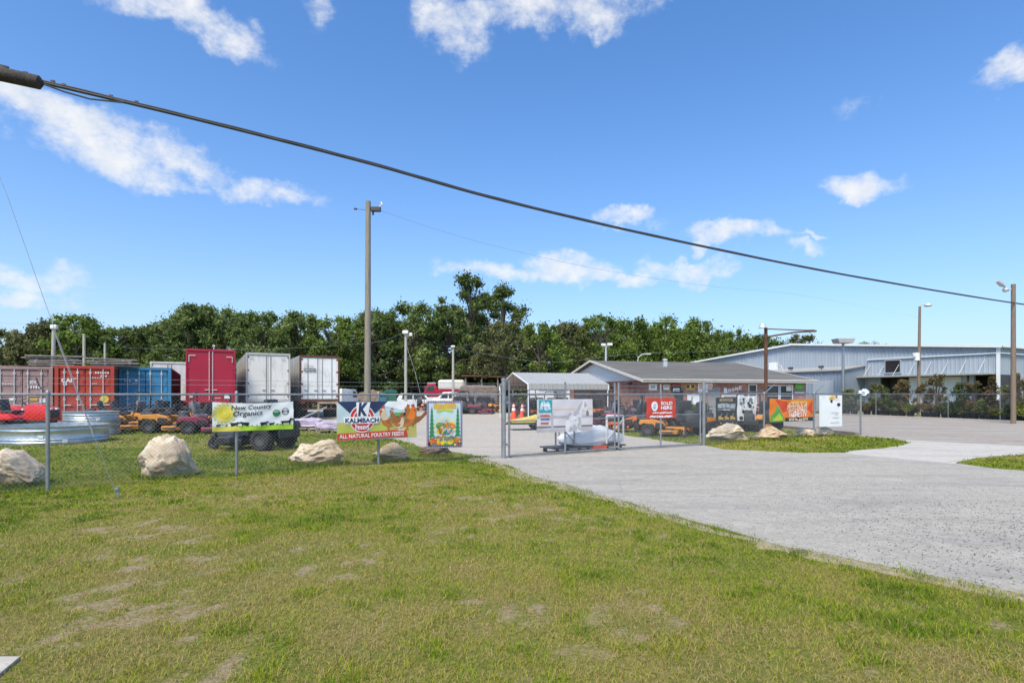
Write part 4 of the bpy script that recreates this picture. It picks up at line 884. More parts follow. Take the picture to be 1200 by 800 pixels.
def trailer(label, p0, mat, L=14, H=4.18, sidem=None, rods=1, frame='rust', doors=None):
    W = 2.6; zb = 1.12; o = thing('box_trailer', label, 'trailer', (p0[0], p0[1], 0), RZ)
    mb = MB(); mb.box((W / 2, L / 2 + .06, (zb + H) / 2), (W - .02, L, H - zb), 0, .02)
    for i in range(int(L / 1.2)):
        for x in (.0, W): mb.box((x, .6 + i * 1.2, (zb + H) / 2), (.025, .06, H - zb - .2))
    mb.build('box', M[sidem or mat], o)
    mb = MB()
    for x in (.05, W - .05): mb.box((x, .03, (zb + H) / 2), (.1, .1, H - zb + .02), 0, .01)
    mb.box((W / 2, .03, H - .06), (W - .2, .1, .14), 0, .01); mb.box((W / 2, .03, zb + .08), (W - .2, .1, .16), 0, .01)
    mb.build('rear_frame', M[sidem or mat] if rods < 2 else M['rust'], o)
    for s in (0, 1):
        x0 = .11 if not s else W / 2 + .008; x1 = W / 2 - .008 if not s else W - .11
        mb = MB(); mb.box(((x0 + x1) / 2, .045, (zb + H) / 2 + .01), (x1 - x0, .05, H - zb - .32), 0, .006); dd = mb.build('door', M[doors or mat], o)
        for fx in ((.93,) if rods == 0 else (.9,) if rods == 1 else (.35, .88)):
            xx = x0 + (x1 - x0) * (fx if not s else 1 - fx); mb = MB(); mb.tube([(xx, 0, zb + .1), (xx, 0, H - .12)], .022, 6)
            mb.box((xx + (.1 if s else -.1), -.005, zb + .75), (.28, .03, .05)); mb.build('lock_rod', M['grey'] if rods else M['rodl'], dd)
        mb = MB(); xh = .06 if not s else W - .06
        for k in range(4): mb.box((xh + (.06 if not s else -.06), .012, zb + .35 + k * (H - zb - .6) / 3), (.2 if rods > 1 else .12, .03, .1), 0, .01)
        mb.build('hinges', M['rust'] if rods else M[mat], dd)
    mb = MB(); mb.box((W / 2, .1, .62), (2.3, .1, .1), 0, .01)
    for x in (.55, W - .55): mb.box((x, .14, .86), (.08, .08, .5))
    mb.build('rear_bumper', M[frame], o)
    mb = MB()
    for x in (.8, W - .8): mb.box((x, L / 2, zb - .12), (.12, L - .4, .22))
    for i in range(8): mb.box((W / 2, .3 + i * .75, zb - .08), (W - .1, .08, .14))
    mb.build('chassis', M[frame], o)
    for y in (1.4, 2.65):
        for x in (.3, W - .3):
            mb = MB(); prof = [(.30, -.27), (.48, -.27), (.51, -.2), (.51, .2), (.48, .27), (.30, .27)]; mb.lathe(prof, 20, (x, y, .51), 'X', True); w_ = mb.build('wheel', M['rubber'], o, True)
            mb = MB(); mb.lathe([(0, -.18), (.30, -.2), (.30, .2), (0, .18)], 16, (x, y, .51), 'X'); mb.build('rim', M['rust'], w_)
    for x in (.5, W - .5):
        mb = MB(); mb.box((x, L - 2.5, .55), (.14, .14, 1.1)); mb.box((x, L - 2.5, .04), (.3, .3, .08)); mb.build('landing_leg', M[frame], o)
    for x in (.22, W - .22):
        mb = MB(); mb.box((x, .02, zb - .06), (.22, .05, .1), 0, .01); mb.build('tail_light', M['mred'], o)
    return o
p = place(217.5, 276, 2.6); t1 = trailer('crimson red box trailer parked between the blue container and the white trailers', p, 'red', 14, 4.25, rods=0, frame='rust')
lettering(t1, [('#', 2.0, 1.35, .3, .26, 'white'), ('#', 1.5, 1.36, .3, .05, 'pale'), ('#', .14, 3.85, .36, .05, 'pale'), ('#', 2.1, 3.8, .36, .05, 'pale'), ('#', .14, 3.5, .05, .35, 'grey'), ('#', 2.4, 3.5, .05, .35, 'grey')], -.03)
mb = MB(); mb.lathe([(0, 0), (.1, 0), (.1, .01), (0, .01)], 14, (.27, -.03, 1.5), 'Y'); mb.build('decal', I['pale'], t1)
mb = MB(); mb.tube([(1.45, .1, 4.25), (1.45, .1, 4.42)], .03, 6); mb.box((1.45, .1, 4.46), (.14, .1, .12), 0, .02); mb.build('roof_lamp', M['lampw'], t1)
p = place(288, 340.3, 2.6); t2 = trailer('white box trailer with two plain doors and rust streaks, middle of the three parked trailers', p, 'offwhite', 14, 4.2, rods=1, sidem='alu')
lettering(t2, [('~', .18, 3.85, .3, .08, 'grey'), ('~', 2.05, 3.82, .3, .08, 'grey'), ('~', 2.2, 3.7, .06, .06, 'rust')], -.03)
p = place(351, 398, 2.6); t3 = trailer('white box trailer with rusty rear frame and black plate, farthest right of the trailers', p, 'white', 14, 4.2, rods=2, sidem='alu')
lettering(t3, [('~', .28, 3.45, .6, .06, 'dgrey'), ('~', .3, 3.62, .3, .05, 'dgrey'), ('#', .26, 3.15, .78, .2, 'dgrey'), ('~', .3, 3.19, .7, .12, 'lgrey')], -.03)
t4 = trailer('white box trailer half hidden behind the blue container and the crimson trailer', (X(176, 45), 45), 'offwhite', 12, Z(423.5, 45), rods=1)

# ================================================================ STOCK TANKS, BINS, CONES, CARTS
def tank(label, x, y, z, r, h):
    o = thing('stock_tank', label, 'stock tank', (x, y, z), 0, 'galvanised stock tanks')
    pr = [(0, .03), (r - .06, .03), (r - .03, .0), (r, .02), (r, .06), (r + .018, .09), (r, .12), (r - .006, .15), (r + .016, .18), (r - .004, .21), (r - .004, h - .13), (r + .014, h - .1), (r - .002, h - .07), (r, h - .02), (r + .025, h), (r + .03, h + .025), (r + .0, h + .035), (r - .03, h + .02), (r - .03, .06), (0, .06)]
    mb = MB(); mb.lathe(pr, 64); mb.build('wall', M['tank'], o, True)
    mb = MB(); a = -1.1; mb.box(((r + .012) * math.cos(a), (r + .012) * math.sin(a), h * .5), (.012, .14, .09), a); mb.build('label_plate', I['white'], o)
    mb = MB(); a = -.7; mb.box(((r + .02) * math.cos(a), (r + .02) * math.sin(a), .11), (.06, .12, .1), a, .01); mb.build('drain_plug', M['white'], o)
    return o
tank('wide round galvanised stock tank on the grass by the first fence post', -15.35, 19.05, 0, 1.52, .56)
tank('smaller galvanised stock tank lying underneath another one behind the wide tank', -16.6, 22.4, 0, .98, .52)
tank('smaller galvanised stock tank nested on top of another behind the wide tank', -16.55, 22.4, .53, .9, .38)
def wheeled_bin(label, px, d, w, h, mat):
    o = thing('refuse_bin', label, 'refuse bin', (X(px, d), d, 0), R(20), 'green refuse bins')
    mb = MB(); mb.prism([(-w / 2 * .85, .12), (w / 2 * .85, .12), (w / 2, h * .85), (-w / 2, h * .85)], -.5, .5, 'XZ', .03); mb.build('body', M[mat], o)
    mb = MB(); mb.prism([(-w / 2 - .05, h * .85), (w / 2 + .05, h * .85), (w / 2, h * .95), (0, h), (-w / 2, h * .95)], -.56, .56, 'XZ', .02); mb.build('lid', M[mat], o)
    for x in (-w / 3, w / 3):
        mb = MB(); mb.lathe([(0, -.04), (.12, -.04), (.12, .04), (0, .04)], 12, (x, -.4, .12), 'X'); mb.build('wheel', M['rubber'], o)
wheeled_bin('small teal refuse bin right of the tall bare pole', 448, 49, .62, 1.75, 'binb'); wheeled_bin('large green refuse bin next to the teal bin', 457.5, 50, .95, 2.05, 'bin')
def cone(label, px, d):
    o = thing('traffic_cone', label, 'traffic cone', (X(px, d), d, 0), .3, 'orange traffic cones by the gate')
    mb = MB(); mb.box((0, 0, .025), (.62, .62, .05), 0, .012); mb.build('base', M['cone'], o)
    mb = MB(); mb.lathe([(.22, .05), (.16, .42), (.14, .5), (.075, .86), (.05, 1.05), (0, 1.06)], 20); mb.build('body', M['cone'], o, True)
    mb = MB(); mb.lathe([(.128, .56), (.098, .74), (.104, .74), (.134, .56)], 20, close=True); mb.build('reflective_band', I['white'], o, True)
    mb = MB(); mb.lathe([(.085, .82), (.066, .95), (.072, .95), (.091, .82)], 20, close=True); mb.build('reflective_band', I['white'], o, True)
cone('orange traffic cone with white bands just left of the gate post', 602, 36.5); cone('orange traffic cone with white bands just right of the gate post', 612.2, 36)
# wheeled rack cart with wrapped load behind the gate
ct = D + G * 2.95 + Vector((-G.y, G.x)) * .62; cart = thing('flat_cart', 'low wheeled steel cart with upright racks behind the gate', 'cart', v3(ct, 0), math.atan2(G.y, G.x))
mb = MB(); mb.box((0, 0, .14), (2.5, .74, .04), 0, .01); mb.tube([(-1.25, -.36, .14), (1.25, -.36, .14)], .025, 6); mb.build('deck', M['dark'], cart)
for x0, m_ in ((-1.2, 'galv'), (.55, 'white')):
    mb = MB()
    w = .62
    for x in (x0, x0 + w): mb.tube([(x, -.36, .2), (x, -.36, .98)], .028, 6)
    mb.tube([(x0, -.36, .98), (x0 + w, -.36, .98)], .028, 6); mb.tube([(x0, -.36, .3), (x0 + w, -.36, .9)] if x0 > 0 else [(x0, -.36, .9), (x0 + w, -.36, .3)], .018, 6)
    mb.tube([(x0 + w, -.36, .98), (x0 + w, .36, .98), (x0 + w, .36, .2)], .024, 6); mb.build('rack', M[m_], cart)
for x in (-1.1, -.35, .4, 1.1):
    for y in (-.3, .3):
        mb = MB(); mb.lathe([(0, -.03), (.057, -.03), (.06, 0), (.057, .03), (0, .03)], 12, (x, y, .06), 'Y'); mb.build('caster', M['rubber'], cart)
mb = MB(); mb.box((.28, -.38, .12), (.5, .06, .09), 0, .01); mb.build('tow_bar', M['cone'], cart)
from mathutils import noise as mn
bm = bmesh.new(); bmesh.ops.create_uvsphere(bm, u_segments=48, v_segments=28, radius=1)
for v in bm.verts:
    p = v.co; e = .55; q = Vector([math.copysign(abs(c) ** e, c) for c in p])
    top = .72 + .22 * math.exp(-((q.x - .25) / .5) ** 2) - .18 * max(0, -q.x)
    v.co = Vector((q.x * .90, q.y * .36, (q.z * .5 + .5) * .58 * top + .16)) + p * (mn.noise(p * 3.3) * .05 + abs(mn.noise(p * 6)) * .03)
mb = MB(); mb.bm(bm); o = mb.build('wrapped_load', M['tarp'], None, True); o.location = v3(ct + G * .12, 0); o.rotation_euler = (0, 0, math.atan2(G.y, G.x)); tag(o, 'large white plastic wrapped load lying on the cart behind the gate', 'wrapped load')
bm = bmesh.new(); bmesh.ops.create_uvsphere(bm, u_segments=24, v_segments=14, radius=1)
for v in bm.verts:
    p = v.co; v.co = Vector((p.x * .34, p.y * .28, p.z * .17 + .32)) + p * mn.noise(p * 4) * .06
mb = MB(); mb.bm(bm); o = mb.build('wrapped_load', M['tarp'], None, True); o.location = v3(ct + G * 1.08, 0); o.rotation_euler = (0, 0, .5); tag(o, 'small white wrapped bundle at the right end of the cart', 'wrapped load')
# yellow sheeted trailer
d = 25.8; q = thing('utility_trailer', 'low utility trailer with yellow sheet beside the gate at the horse banner', 'trailer', (X(618, d), d, 0), R(12))
mb = MB(); mb.box((.0, 0, .3), (1.7, 1.1, .07), 0, .01); mb.tube([(-.85, 0, .3), (-1.2, 0, .22)], .035, 6); mb.build('bed', M['dark'], q)
for y in (-.6, .6):
    mb = MB(); mb.lathe([(.14, -.08), (.24, -.08), (.26, 0), (.24, .08), (.14, .08)], 18, (.45, y, .26), 'Y', True); w_ = mb.build('wheel', M['rubber'], q, True); mb = MB(); mb.lathe([(0, -.05), (.14, -.06), (.14, .06), (0, .05)], 14, (.45, y, .26), 'Y'); mb.build('rim', M['lampw'], w_)
mb = MB(); mb.prism([(-.8, .34), (.85, .34), (.85, .66), (.5, .68), (-.1, .5), (-.8, .42)], -.5, .5, 'XZ', .03); mb.build('cover_sheet', M['ytarp'], q)
# pallets with lilac wrapped sacks
for i, (px, py, lb) in enumerate(((356, 504.5, 'left'), (383, 507, 'right'))):
    d = 1067 / (py - 462) - .2; q = thing('wooden_pallet', 'wooden pallet on the gravel edge, %s one of two under lilac wrapped sacks' % lb, 'pallet', (X(px, d) , d + .5, 0), R(24), 'pallets by the hen banner')
    mb = MB()
    for k in range(6): mb.box((0, -.45 + k * .18, .125), (1.15, .12, .022))
    mb.build('deck_boards', M['pallet'], q); mb = MB()
    for x in (-.52, 0, .52): mb.box((x, 0, .06), (.09, 1.0, .1))
    mb.build('stringers', M['pallet'], q)
    bm = bmesh.new(); bmesh.ops.create_uvsphere(bm, u_segments=28, v_segments=16, radius=1)
    for v in bm.verts:
        p = v.co; e = .5; g_ = Vector([math.copysign(abs(c) ** e, c) for c in p]); v.co = Vector((g_.x * .62, g_.y * .46, (g_.z * .5 + .5) * (.4 if i == 0 else .3) + .14)) + p * mn.noise(p * 4 + Vector((i * 5, 0, 0))) * .09
    mb = MB(); mb.bm(bm); o = mb.build('sack_stack', M['lilac'], None, True); o.location = q.location; o.rotation_euler = (0, 0, R(24)); tag(o, 'lilac plastic wrapped stack of sacks on the %s pallet' % lb, 'sacks')
# ramp and wooden crate frame under the right white trailer
q = S(5.9, 39.9); mb = MB()
for a_, b_, c_, d_ in ((0, 0, 1.3, .12), (0, 1.0, 1.3, .12), (0, 0, .12, 1.1), (1.18, 0, .12, 1.1)): mb.box((a_ + c_ / 2, 0, b_ + d_ / 2), (c_, .12, d_), 0, .01)
o = mb.build('crate_frame', M['pallet']); o.location = (X(372, 36.5), 36.5, 0); o.rotation_euler = (0, 0, R(20)); tag(o, 'square timber frame standing under the rear of the right white trailer', 'timber frame')
mb = MB(); mb.prism([(0, 0), (1.6, .75), (1.6, .85), (0, .1)], -.35, .35, 'XZ', .01); o = mb.build('loading_ramp', M['galv']); o.location = (X(352, 36), 36, 0); o.rotation_euler = (0, 0, R(15)); tag(o, 'grey sloping loading ramp leaning under the right white trailer', 'ramp')

# ================================================================ MOWERS
def mower(name, label, col, seatm='seat', rops=False, group='ride-on mowers lined up in the yard'):
    o = thing(name, label, 'mower', (0, 0, 0), 0, group)
    def wheel(x, y, r, w, nm='rear_wheel'):
        mb = MB(); mb.lathe([(r * .55, -w / 2), (r * .9, -w / 2), (r, -w * .32), (r, w * .32), (r * .9, w / 2), (r * .55, w / 2)], 20, (x, y, r), 'Y', True)
        if r > .2:
            for k in range(16):
                a = k * math.pi / 8; mb.box((x + r * math.cos(a), y, r + r * math.sin(a)), (.03, w * .7, .05), 0, 0, Matrix.Rotation(-a + math.pi / 2, 4, 'Y'))
        w_ = mb.build(nm, M['rubber'], o, True); mb = MB(); mb.lathe([(0, -w * .3), (r * .55, -w * .42), (r * .55, w * .42), (0, w * .3)], 14, (x, y, r), 'Y'); mb.build('rim', M['dark'], w_)
    for y in (-.5, .5): wheel(-.55, y, .29, .27)
    for y in (-.36, .36):
        wheel(.98, y, .15, .12, 'caster_wheel'); mb = MB(); mb.box((.95, y, .34), (.16, .17, .04), 0, .01); mb.box((.97, y - .08, .24), (.04, .02, .22)); mb.box((.97, y + .08, .24), (.04, .02, .22)); mb.build('caster_fork', M[col], o)
    mb = MB(); mb.prism([(-.05, -.72), (.45, -.82), (.72, -.6), (.8, 0), (.72, .6), (.45, .7), (-.05, .66)], .13, .30, 'XY', .03); mb.build('mower_deck', M[col], o)
    mb = MB()
    for y in (-.28, .0, .28): mb.lathe([(.0, .39), (.12, .385), (.14, .3), (.0, .3)], 10, (.38, y * 1.6, 0))
    mb.build('deck_pulleys', M['dark'], o, True)
    mb = MB()
    for y in (-.3, .3): mb.box((.1, y, .38), (1.75, .07, .09), 0, .01)
    mb.box((.62, 0, .41), (.55, .56, .04), 0, .01); mb.box((.95, 0, .4), (.08, .8, .08), 0, .01); mb.build('frame', M[col] if col != 'black' else M['dark'], o)
    for sy in (-1, 1):
        mb = MB(); mb.prism([(-.95, .56), (-.9, .72), (-.3, .76), (.1, .66), (.2, .5), (.1, .42), (-.25, .42), (-.3, .58), (-.75, .62), (-.85, .5)], sy * .34, sy * .60, 'XZ', .025); mb.build('fender', M[col], o)
    mb = MB(); mb.box((-.78, 0, .62), (.45, .52, .36), 0, .06); mb.lathe([(0, .16), (.2, .14), (.22, 0), (0, 0)], 14, (-.78, 0, .79)); mb.build('engine', M['dark'], o, True)
    mb = MB(); mb.box((.30, 0, .335), (.5, .9, .07), 0, .02); mb.build('belt_cover', M['black'], o)
    mb = MB(); mb.prism([(.0, .22), (.45, .22), (.4, .36), (.05, .36)], .70, .98, 'XZ', .02); mb.build('discharge_chute', M['black'], o)
    for sy in (-1, 1): mb = MB(); mb.prism([(-.25, .40), (.22, .40), (.12, .60), (-.2, .62)], sy * .605, sy * .63, 'XZ', .005); mb.build('side_panel', M['black'], o)
    mb = MB(); mb.box((.30, -.83, .215), (.5, .012, .07), 0, .003); mb.build('stripe_decal', M['dark'] if col != 'black' else M['grey'], o)
    mb = MB(); mb.box((-.98, 0, .42), (.06, .9, .2), 0, .02); mb.build('rear_bumper', M['black'], o)
    mb = MB(); mb.box((-.12, 0, .78), (.5, .52, .13), 0, .05); s_ = mb.build('seat', M[seatm], o, True)
    mb = MB(); mb.box((-.4, 0, 1.05), (.13, .5, .52), 0, .05, Matrix.Rotation(R(-12), 4, 'Y')); mb.build('seat_back', M[seatm], s_, True)
    for sy in (-1, 1):
        mb = MB(); mb.box((-.18, sy * .31, .97), (.34, .06, .06), 0, .02); mb.build('armrest', M['black'], s_)
        mb = MB(); mb.tube([(.12, sy * .40, .62), (.22, sy * .41, .92), (.30, sy * .34, 1.12), (.27, sy * .1, 1.14)], .018, 6); mb.build('steering_lever', M['black'], o, True)
    if rops:
        mb = MB(); mb.tube([(-.5, -.46, .5), (-.52, -.46, 1.55), (-.52, -.36, 1.7), (-.52, .36, 1.7), (-.52, .46, 1.55), (-.5, .46, .5)], .03, 6); mb.build('roll_bar', M['black'], o, True)
    return o
protos = {'amber': mower('riding_mower', 'x', 'amber'), 'orange': mower('riding_mower', 'x', 'orange', 'seat', True), 'maroon': mower('riding_mower', 'x', 'maroon', 'seatg'), 'black': mower('riding_mower', 'x', 'black'), 'amberbar': mower('riding_mower', 'x', 'amber', 'seatg', True)}
used_p = set()
def put_mower(kind, px, base, rz, label, sc=1.0, d=None, x=None):
    d = d or 1067 / (base - 462) + .4; xx = X(px, d) if x is None else x
    o = protos[kind]
    if kind in used_p: o = dup(o, (0, 0, 0), 0)
    used_p.add(kind); o.location = (xx, d, 0); o.rotation_euler = (0, 0, R(rz)); o.scale = (sc,) * 3; o['label'] = label; return o
put_mower('amber', 147, 505, 14, 'amber mower with grey backed seat in front of the blue container', 1.02, 24.6)
put_mower('amberbar', 147, 505, 170, 'amber mower with roll bar half hidden at the blue container doors', 1.0, 26.9, -17.9)
put_mower('amber', 200, 507, 8, 'amber mower with black seat in front of the dark container side', 1.05, 23.9)
put_mower('amberbar', 214, 500, 200, 'amber mower with roll bar behind the black seated one near the crimson trailer', 1.0, 26.2)
put_mower('maroon', 240, 508, 20, 'maroon mower cut off by the left edge of the sun banner', .95, 23.3)
put_mower('maroon', 228, 500, 120, 'maroon mower farther back under the crimson trailer rear', .95, 26.8)
put_mower('orange', 252, 500, 150, 'orange mower mostly hidden behind the sun banner', .95, 26.2)
put_mower('black', 300, 527, 168, 'black mower sitting under the sun banner just behind the fence', 1.12, 16.8)
put_mower('amber', 776, 513, -22, 'amber mower on the grass strip below the red banner', .86, 21.9)
put_mower('amber', 812, 508, 200, 'amber mower beside the gate post near the hedge', .9, 23.3)
put_mower('black', 797, 510, 100, 'black mower with big rear tyre between two amber mowers below the red banner', 1.05, 22.7)
put_mower('orange', 738, 512, 160, 'orange mower right of the white rack of the cart', .9, 24.6)
put_mower('amberbar', 879, 503, 60, 'amber and black mower behind the boulders by the rusty pole', 1.0, 24.8)
put_mower('orange', 704, 492, 30, 'orange mower under the shop porch left of the gate centre', 1.0, 34.8)
put_mower('orange', 490, 478, 260, 'lone orange mower seen end on above the hen banner', 1.0, 56)
put_mower('maroon', 563, 484, -10, 'maroon mower at the front of the crowded row left of the gate', 1.0, 46.5)
put_mower('orange', 548, 483, 40, 'orange mower crowded at the right edge of the vegetable poster', 1.05, 48)
put_mower('amber', 583, 480, 10, 'amber mower on the grass patch left of the traffic cones', 1.0, 50)
put_mower('amber', 176, 505, 188, 'amber mower facing left between the two front amber ones', .98, 25.6)
put_mower('black', 130, 500, 20, 'black mower deep behind the stock tanks at the red container', 1.0, 26.4)
put_mower('black', 187, 500, 150, 'black mower tight against the blue container side', 1.0, 27.2)
put_mower('amber', 236, 503, 170, 'amber mower squeezed between the maroon ones', .92, 24.9)
put_mower('amber', 830, 505, 15, 'amber mower peeking out right behind the gate post', .95, 24.4)
put_mower('black', 762, 505, 80, 'black mower behind the amber one under the red banner', 1.0, 24.6)
put_mower('amber', 866, 503, 120, 'amber mower between the black advert and splotched banner', .95, 25.4)
put_mower('black', 890, 503, 100, 'black mower at the foot of the rusty pole', 1.0, 25.8)
for px_, d_, kd_, rz_, ph_ in ((690, 30.5, 'black', 30, 'leftmost behind the horse banner edge'), (712, 29.0, 'maroon', 150, 'just left of the meeting gate stiles'), (722, 33.5, 'amberbar', 60, 'with a roll bar right behind the gate stiles'), (748, 28.4, 'black', 200, 'above the white cart rack'), (624, 38.2, 'black', 100, 'just right of the cones'), (632, 35.5, 'orange', 30, 'at the carport front edge'), (650, 35.0, 'black', 170, 'at the carport front behind the teal square'), (790, 29.5, 'amber', 10, 'in front of the hedge'), (822, 30.5, 'black', 70, 'below the plain white board')):
    put_mower(kd_, px_, 0, rz_, '%s mower in the crowded shop yard %s' % ({'black': 'black', 'maroon': 'maroon', 'amberbar': 'amber', 'orange': 'orange', 'amber': 'amber'}[kd_], ph_), .92, d_)
k_ = 0
names = {'amber': 'amber', 'orange': 'orange', 'maroon': 'maroon', 'black': 'black', 'amberbar': 'amber roll bar'}
rowdef = [('orange', 540, 47.2), ('black', 556, 50), ('amber', 569, 49), ('amberbar', 577, 53.5), ('black', 536, 51), ('amberbar', 545, 53), ('maroon', 554, 52), ('black', 572, 53), ('orange', 562, 55), ('maroon', 592, 52), ('black', 600, 50)]
ordw = ['first', 'second', 'third', 'fourth', 'fifth', 'sixth', 'seventh', 'eighth', 'ninth', 'tenth', 'eleventh', 'twelfth']
for i, (kd, px, d) in enumerate(rowdef): put_mower(kd, px, 0, random.uniform(60, 120), '%s mower, %s from left in the far row above the vegetable poster' % (names[kd], ordw[i]), 1.1, d)
for i, (kd, px, d) in enumerate([('maroon', 618, 41), ('black', 626, 42.5), ('black', 634, 42), ('amberbar', 642, 41), ('black', 652, 40.5), ('maroon', 664, 41), ('black', 676, 40)]):
    put_mower(kd, px, 0, random.uniform(70, 120), '%s mower in the row beneath the carport, %s from its left end' % (names[kd], ordw[i]), 1.05, d)
for i, (kd, px, d) in enumerate([('black', 692, 38), ('orange', 699, 39.5), ('black', 726, 31.5), ('maroon', 742, 31), ('black', 752, 32)]):
    put_mower(kd, px, 0, random.uniform(20, 160), '%s mower along the porch of the brick shop, %s from the left' % (names[kd], ordw[i]), 1.0, d)
# red lawn tractor at the left edge
def tractor(label, loc, rz):
    o = thing('lawn_tractor', label, 'lawn tractor', loc, rz)
    mb = MB(); mb.prism([(.15, .48), (.2, 1.0), (.3, 1.08), (.75, 1.05), (1.0, .95), (1.08, .75), (1.05, .48)], -.27, .27, 'XZ', .07); h_ = mb.build('hood', M['mred'], o, True)
    mb = MB(); mb.box((1.07, 0, .72), (.04, .42, .3), 0, .015); mb.build('grille', M['black'], h_)
    for y in (-.16, .16):
        mb = MB(); mb.box((1.04, y, .9), (.08, .13, .07), 0, .015); mb.build('headlight', I['white'], h_)
    mb = MB(); mb.prism([(-.85, .5), (-.8, .72), (-.25, .74), (-.05, .6), (-.05, .5)], -.5, .5, 'XZ', .05); mb.build('rear_fender', M['mred'], o, True)
    mb = MB(); mb.box((.05, 0, .44), (1.9, .5, .12), 0, .02); mb.box((.1, 0, .5), (.4, .9, .04), 0, .01); mb.build('frame', M['black'], o)
    mb = MB(); mb.prism([(-.25, -.55), (.45, -.55), (.55, 0), (.45, .55), (-.25, .55)], .12, .3, 'XY', .03); mb.build('mower_deck', M['mred'], o)
    mb = MB(); mb.box((-.42, 0, .80), (.45, .46, .12), 0, .05); s_ = mb.build('seat', M['seat'], o, True); mb = MB(); mb.box((-.68, 0, 1.04), (.12, .44, .44), 0, .05, Matrix.Rotation(R(-14), 4, 'Y')); mb.build('seat_back', M['seat'], s_, True)
    mb = MB(); mb.tube([(.2, 0, .9), (-.02, 0, 1.15)], .025, 6); mb.lathe([(.19, -.012), (.2, 0), (.19, .012), (.18, 0)], 20, (0, 0, 0), close=True); 
    for v in range(len(mb.v) - 80, len(mb.v)):
        p = Matrix.Rotation(R(-35), 4, 'Y') @ Vector(mb.v[v]); mb.v[v] = (p.x - .03, p.y, p.z + 1.17)
    mb.build('steering_wheel', M['black'], o, True)
    for (x, y, r, w) in ((-.5, .42, .25, .24), (-.5, -.42, .25, .24), (.78, .36, .19, .15), (.78, -.36, .19, .15)):
        mb = MB(); mb.lathe([(r * .5, -w / 2), (r * .9, -w / 2), (r, -w * .3), (r, w * .3), (r * .9, w / 2), (r * .5, w / 2)], 18, (x, y, r), 'Y', True); w_ = mb.build('wheel', M['rubber'], o, True); mb = MB(); mb.lathe([(0, -w * .3), (r * .5, -w * .4), (r * .5, w * .4), (0, w * .3)], 14, (x, y, r), 'Y'); mb.build('rim', M['white'], w_)
    return o
tr = tractor('bright red lawn tractor behind the wide stock tank', (X(28, 23.2), 23.2, .0), R(4)); tr.scale = (1.12,) * 3
t_ = dup(tr, (X(-8, 24.6), 24.8, 0), R(10), 'red lawn tractor cut by the left edge behind the first red tractor'); t_.scale = (1.05,) * 3
# ================================================================ BUILDINGS
def mat_brick():
    m, t, b = nt('brick_wall'); tc = node(t, 'ShaderNodeTexCoord')
    mp = node(t, 'ShaderNodeMapping'); sx = node(t, 'ShaderNodeSeparateXYZ'); lk(t, tc.outputs['Object'], sx.inputs[0])
    ad = node(t, 'ShaderNodeMath', operation='ADD'); lk(t, sx.outputs[0], ad.inputs[0]); lk(t, sx.outputs[1], ad.inputs[1])
    cx = node(t, 'ShaderNodeCombineXYZ'); lk(t, ad.outputs[0], cx.inputs[0]); lk(t, sx.outputs[2], cx.inputs[1])
    br = node(t, 'ShaderNodeTexBrick'); br.inputs['Scale'].default_value = 1; br.inputs['Brick Width'].default_value = .21; br.inputs['Row Height'].default_value = .075; br.inputs['Mortar Size'].default_value = .008
    br.inputs['Color1'].default_value = (.40, .175, .12, 1); br.inputs['Color2'].default_value = (.27, .115, .085, 1); br.inputs['Mortar'].default_value = (.36, .32, .29, 1)
    lk(t, cx.outputs[0], br.inputs['Vector']); n = noise(t, tc.outputs['Object'], 1.6, 6, .7); r = ramp(t, n.outputs['Fac'], [(.35, (.6, .6, .62)), (.65, (1.35, 1.25, 1.2))])
    mx = node(t, 'ShaderNodeMix', data_type='RGBA', blend_type='MULTIPLY'); mx.inputs[0].default_value = .8; lk(t, br.outputs[0], mx.inputs[6]); lk(t, r.outputs[0], mx.inputs[7])
    lk(t, mx.outputs[2], b.inputs['Base Color']); b.inputs['Roughness'].default_value = .9; return m
M['brick'] = mat_brick()
M['shingle'] = pm('grey_shingle', (.125, .118, .105), .9, 0, .22, 1.2, .12, 25, dirt=(.07, .065, .06), dirt_amt=.5, stretch=(.25, 1, 1))
M['siding'] = pm('white_siding', (.78, .78, .77), .6, 0, .06, 1, .03, 20, stretch=(.3, .3, 6))
M['fascia'] = pm('cream_fascia', (.66, .62, .56), .55, 0, .08, 2, .02)
M['bluemet'] = pm('blue_grey_cladding', (.33, .375, .43), .5, .0, .07, .7, .02, 20, dirt=(.2, .22, .25), dirt_amt=.3, stretch=(1, 1, .2))
M['bluepale'] = pm('pale_blue_cladding', (.35, .40, .455), .5, .0, .08, .7, .02, 20, dirt=(.24, .25, .28), dirt_amt=.4, stretch=(1, 1, .2))
M['bluedk'] = pm('annex_cladding', (.24, .285, .35), .55, .0, .08, .7, .02, 20)
M['trimw'] = pm('white_trim', (.72, .74, .75), .45, 0, .05, 2, .01)
M['louver'] = pm('dark_louver', (.045, .035, .035), .7, 0, .3, 3, .1)
M['doorw'] = pm('interior_white', (.78, .79, .80), .6, 0, .06, .8, .02, dirt=(.5, .5, .5), dirt_amt=.4)

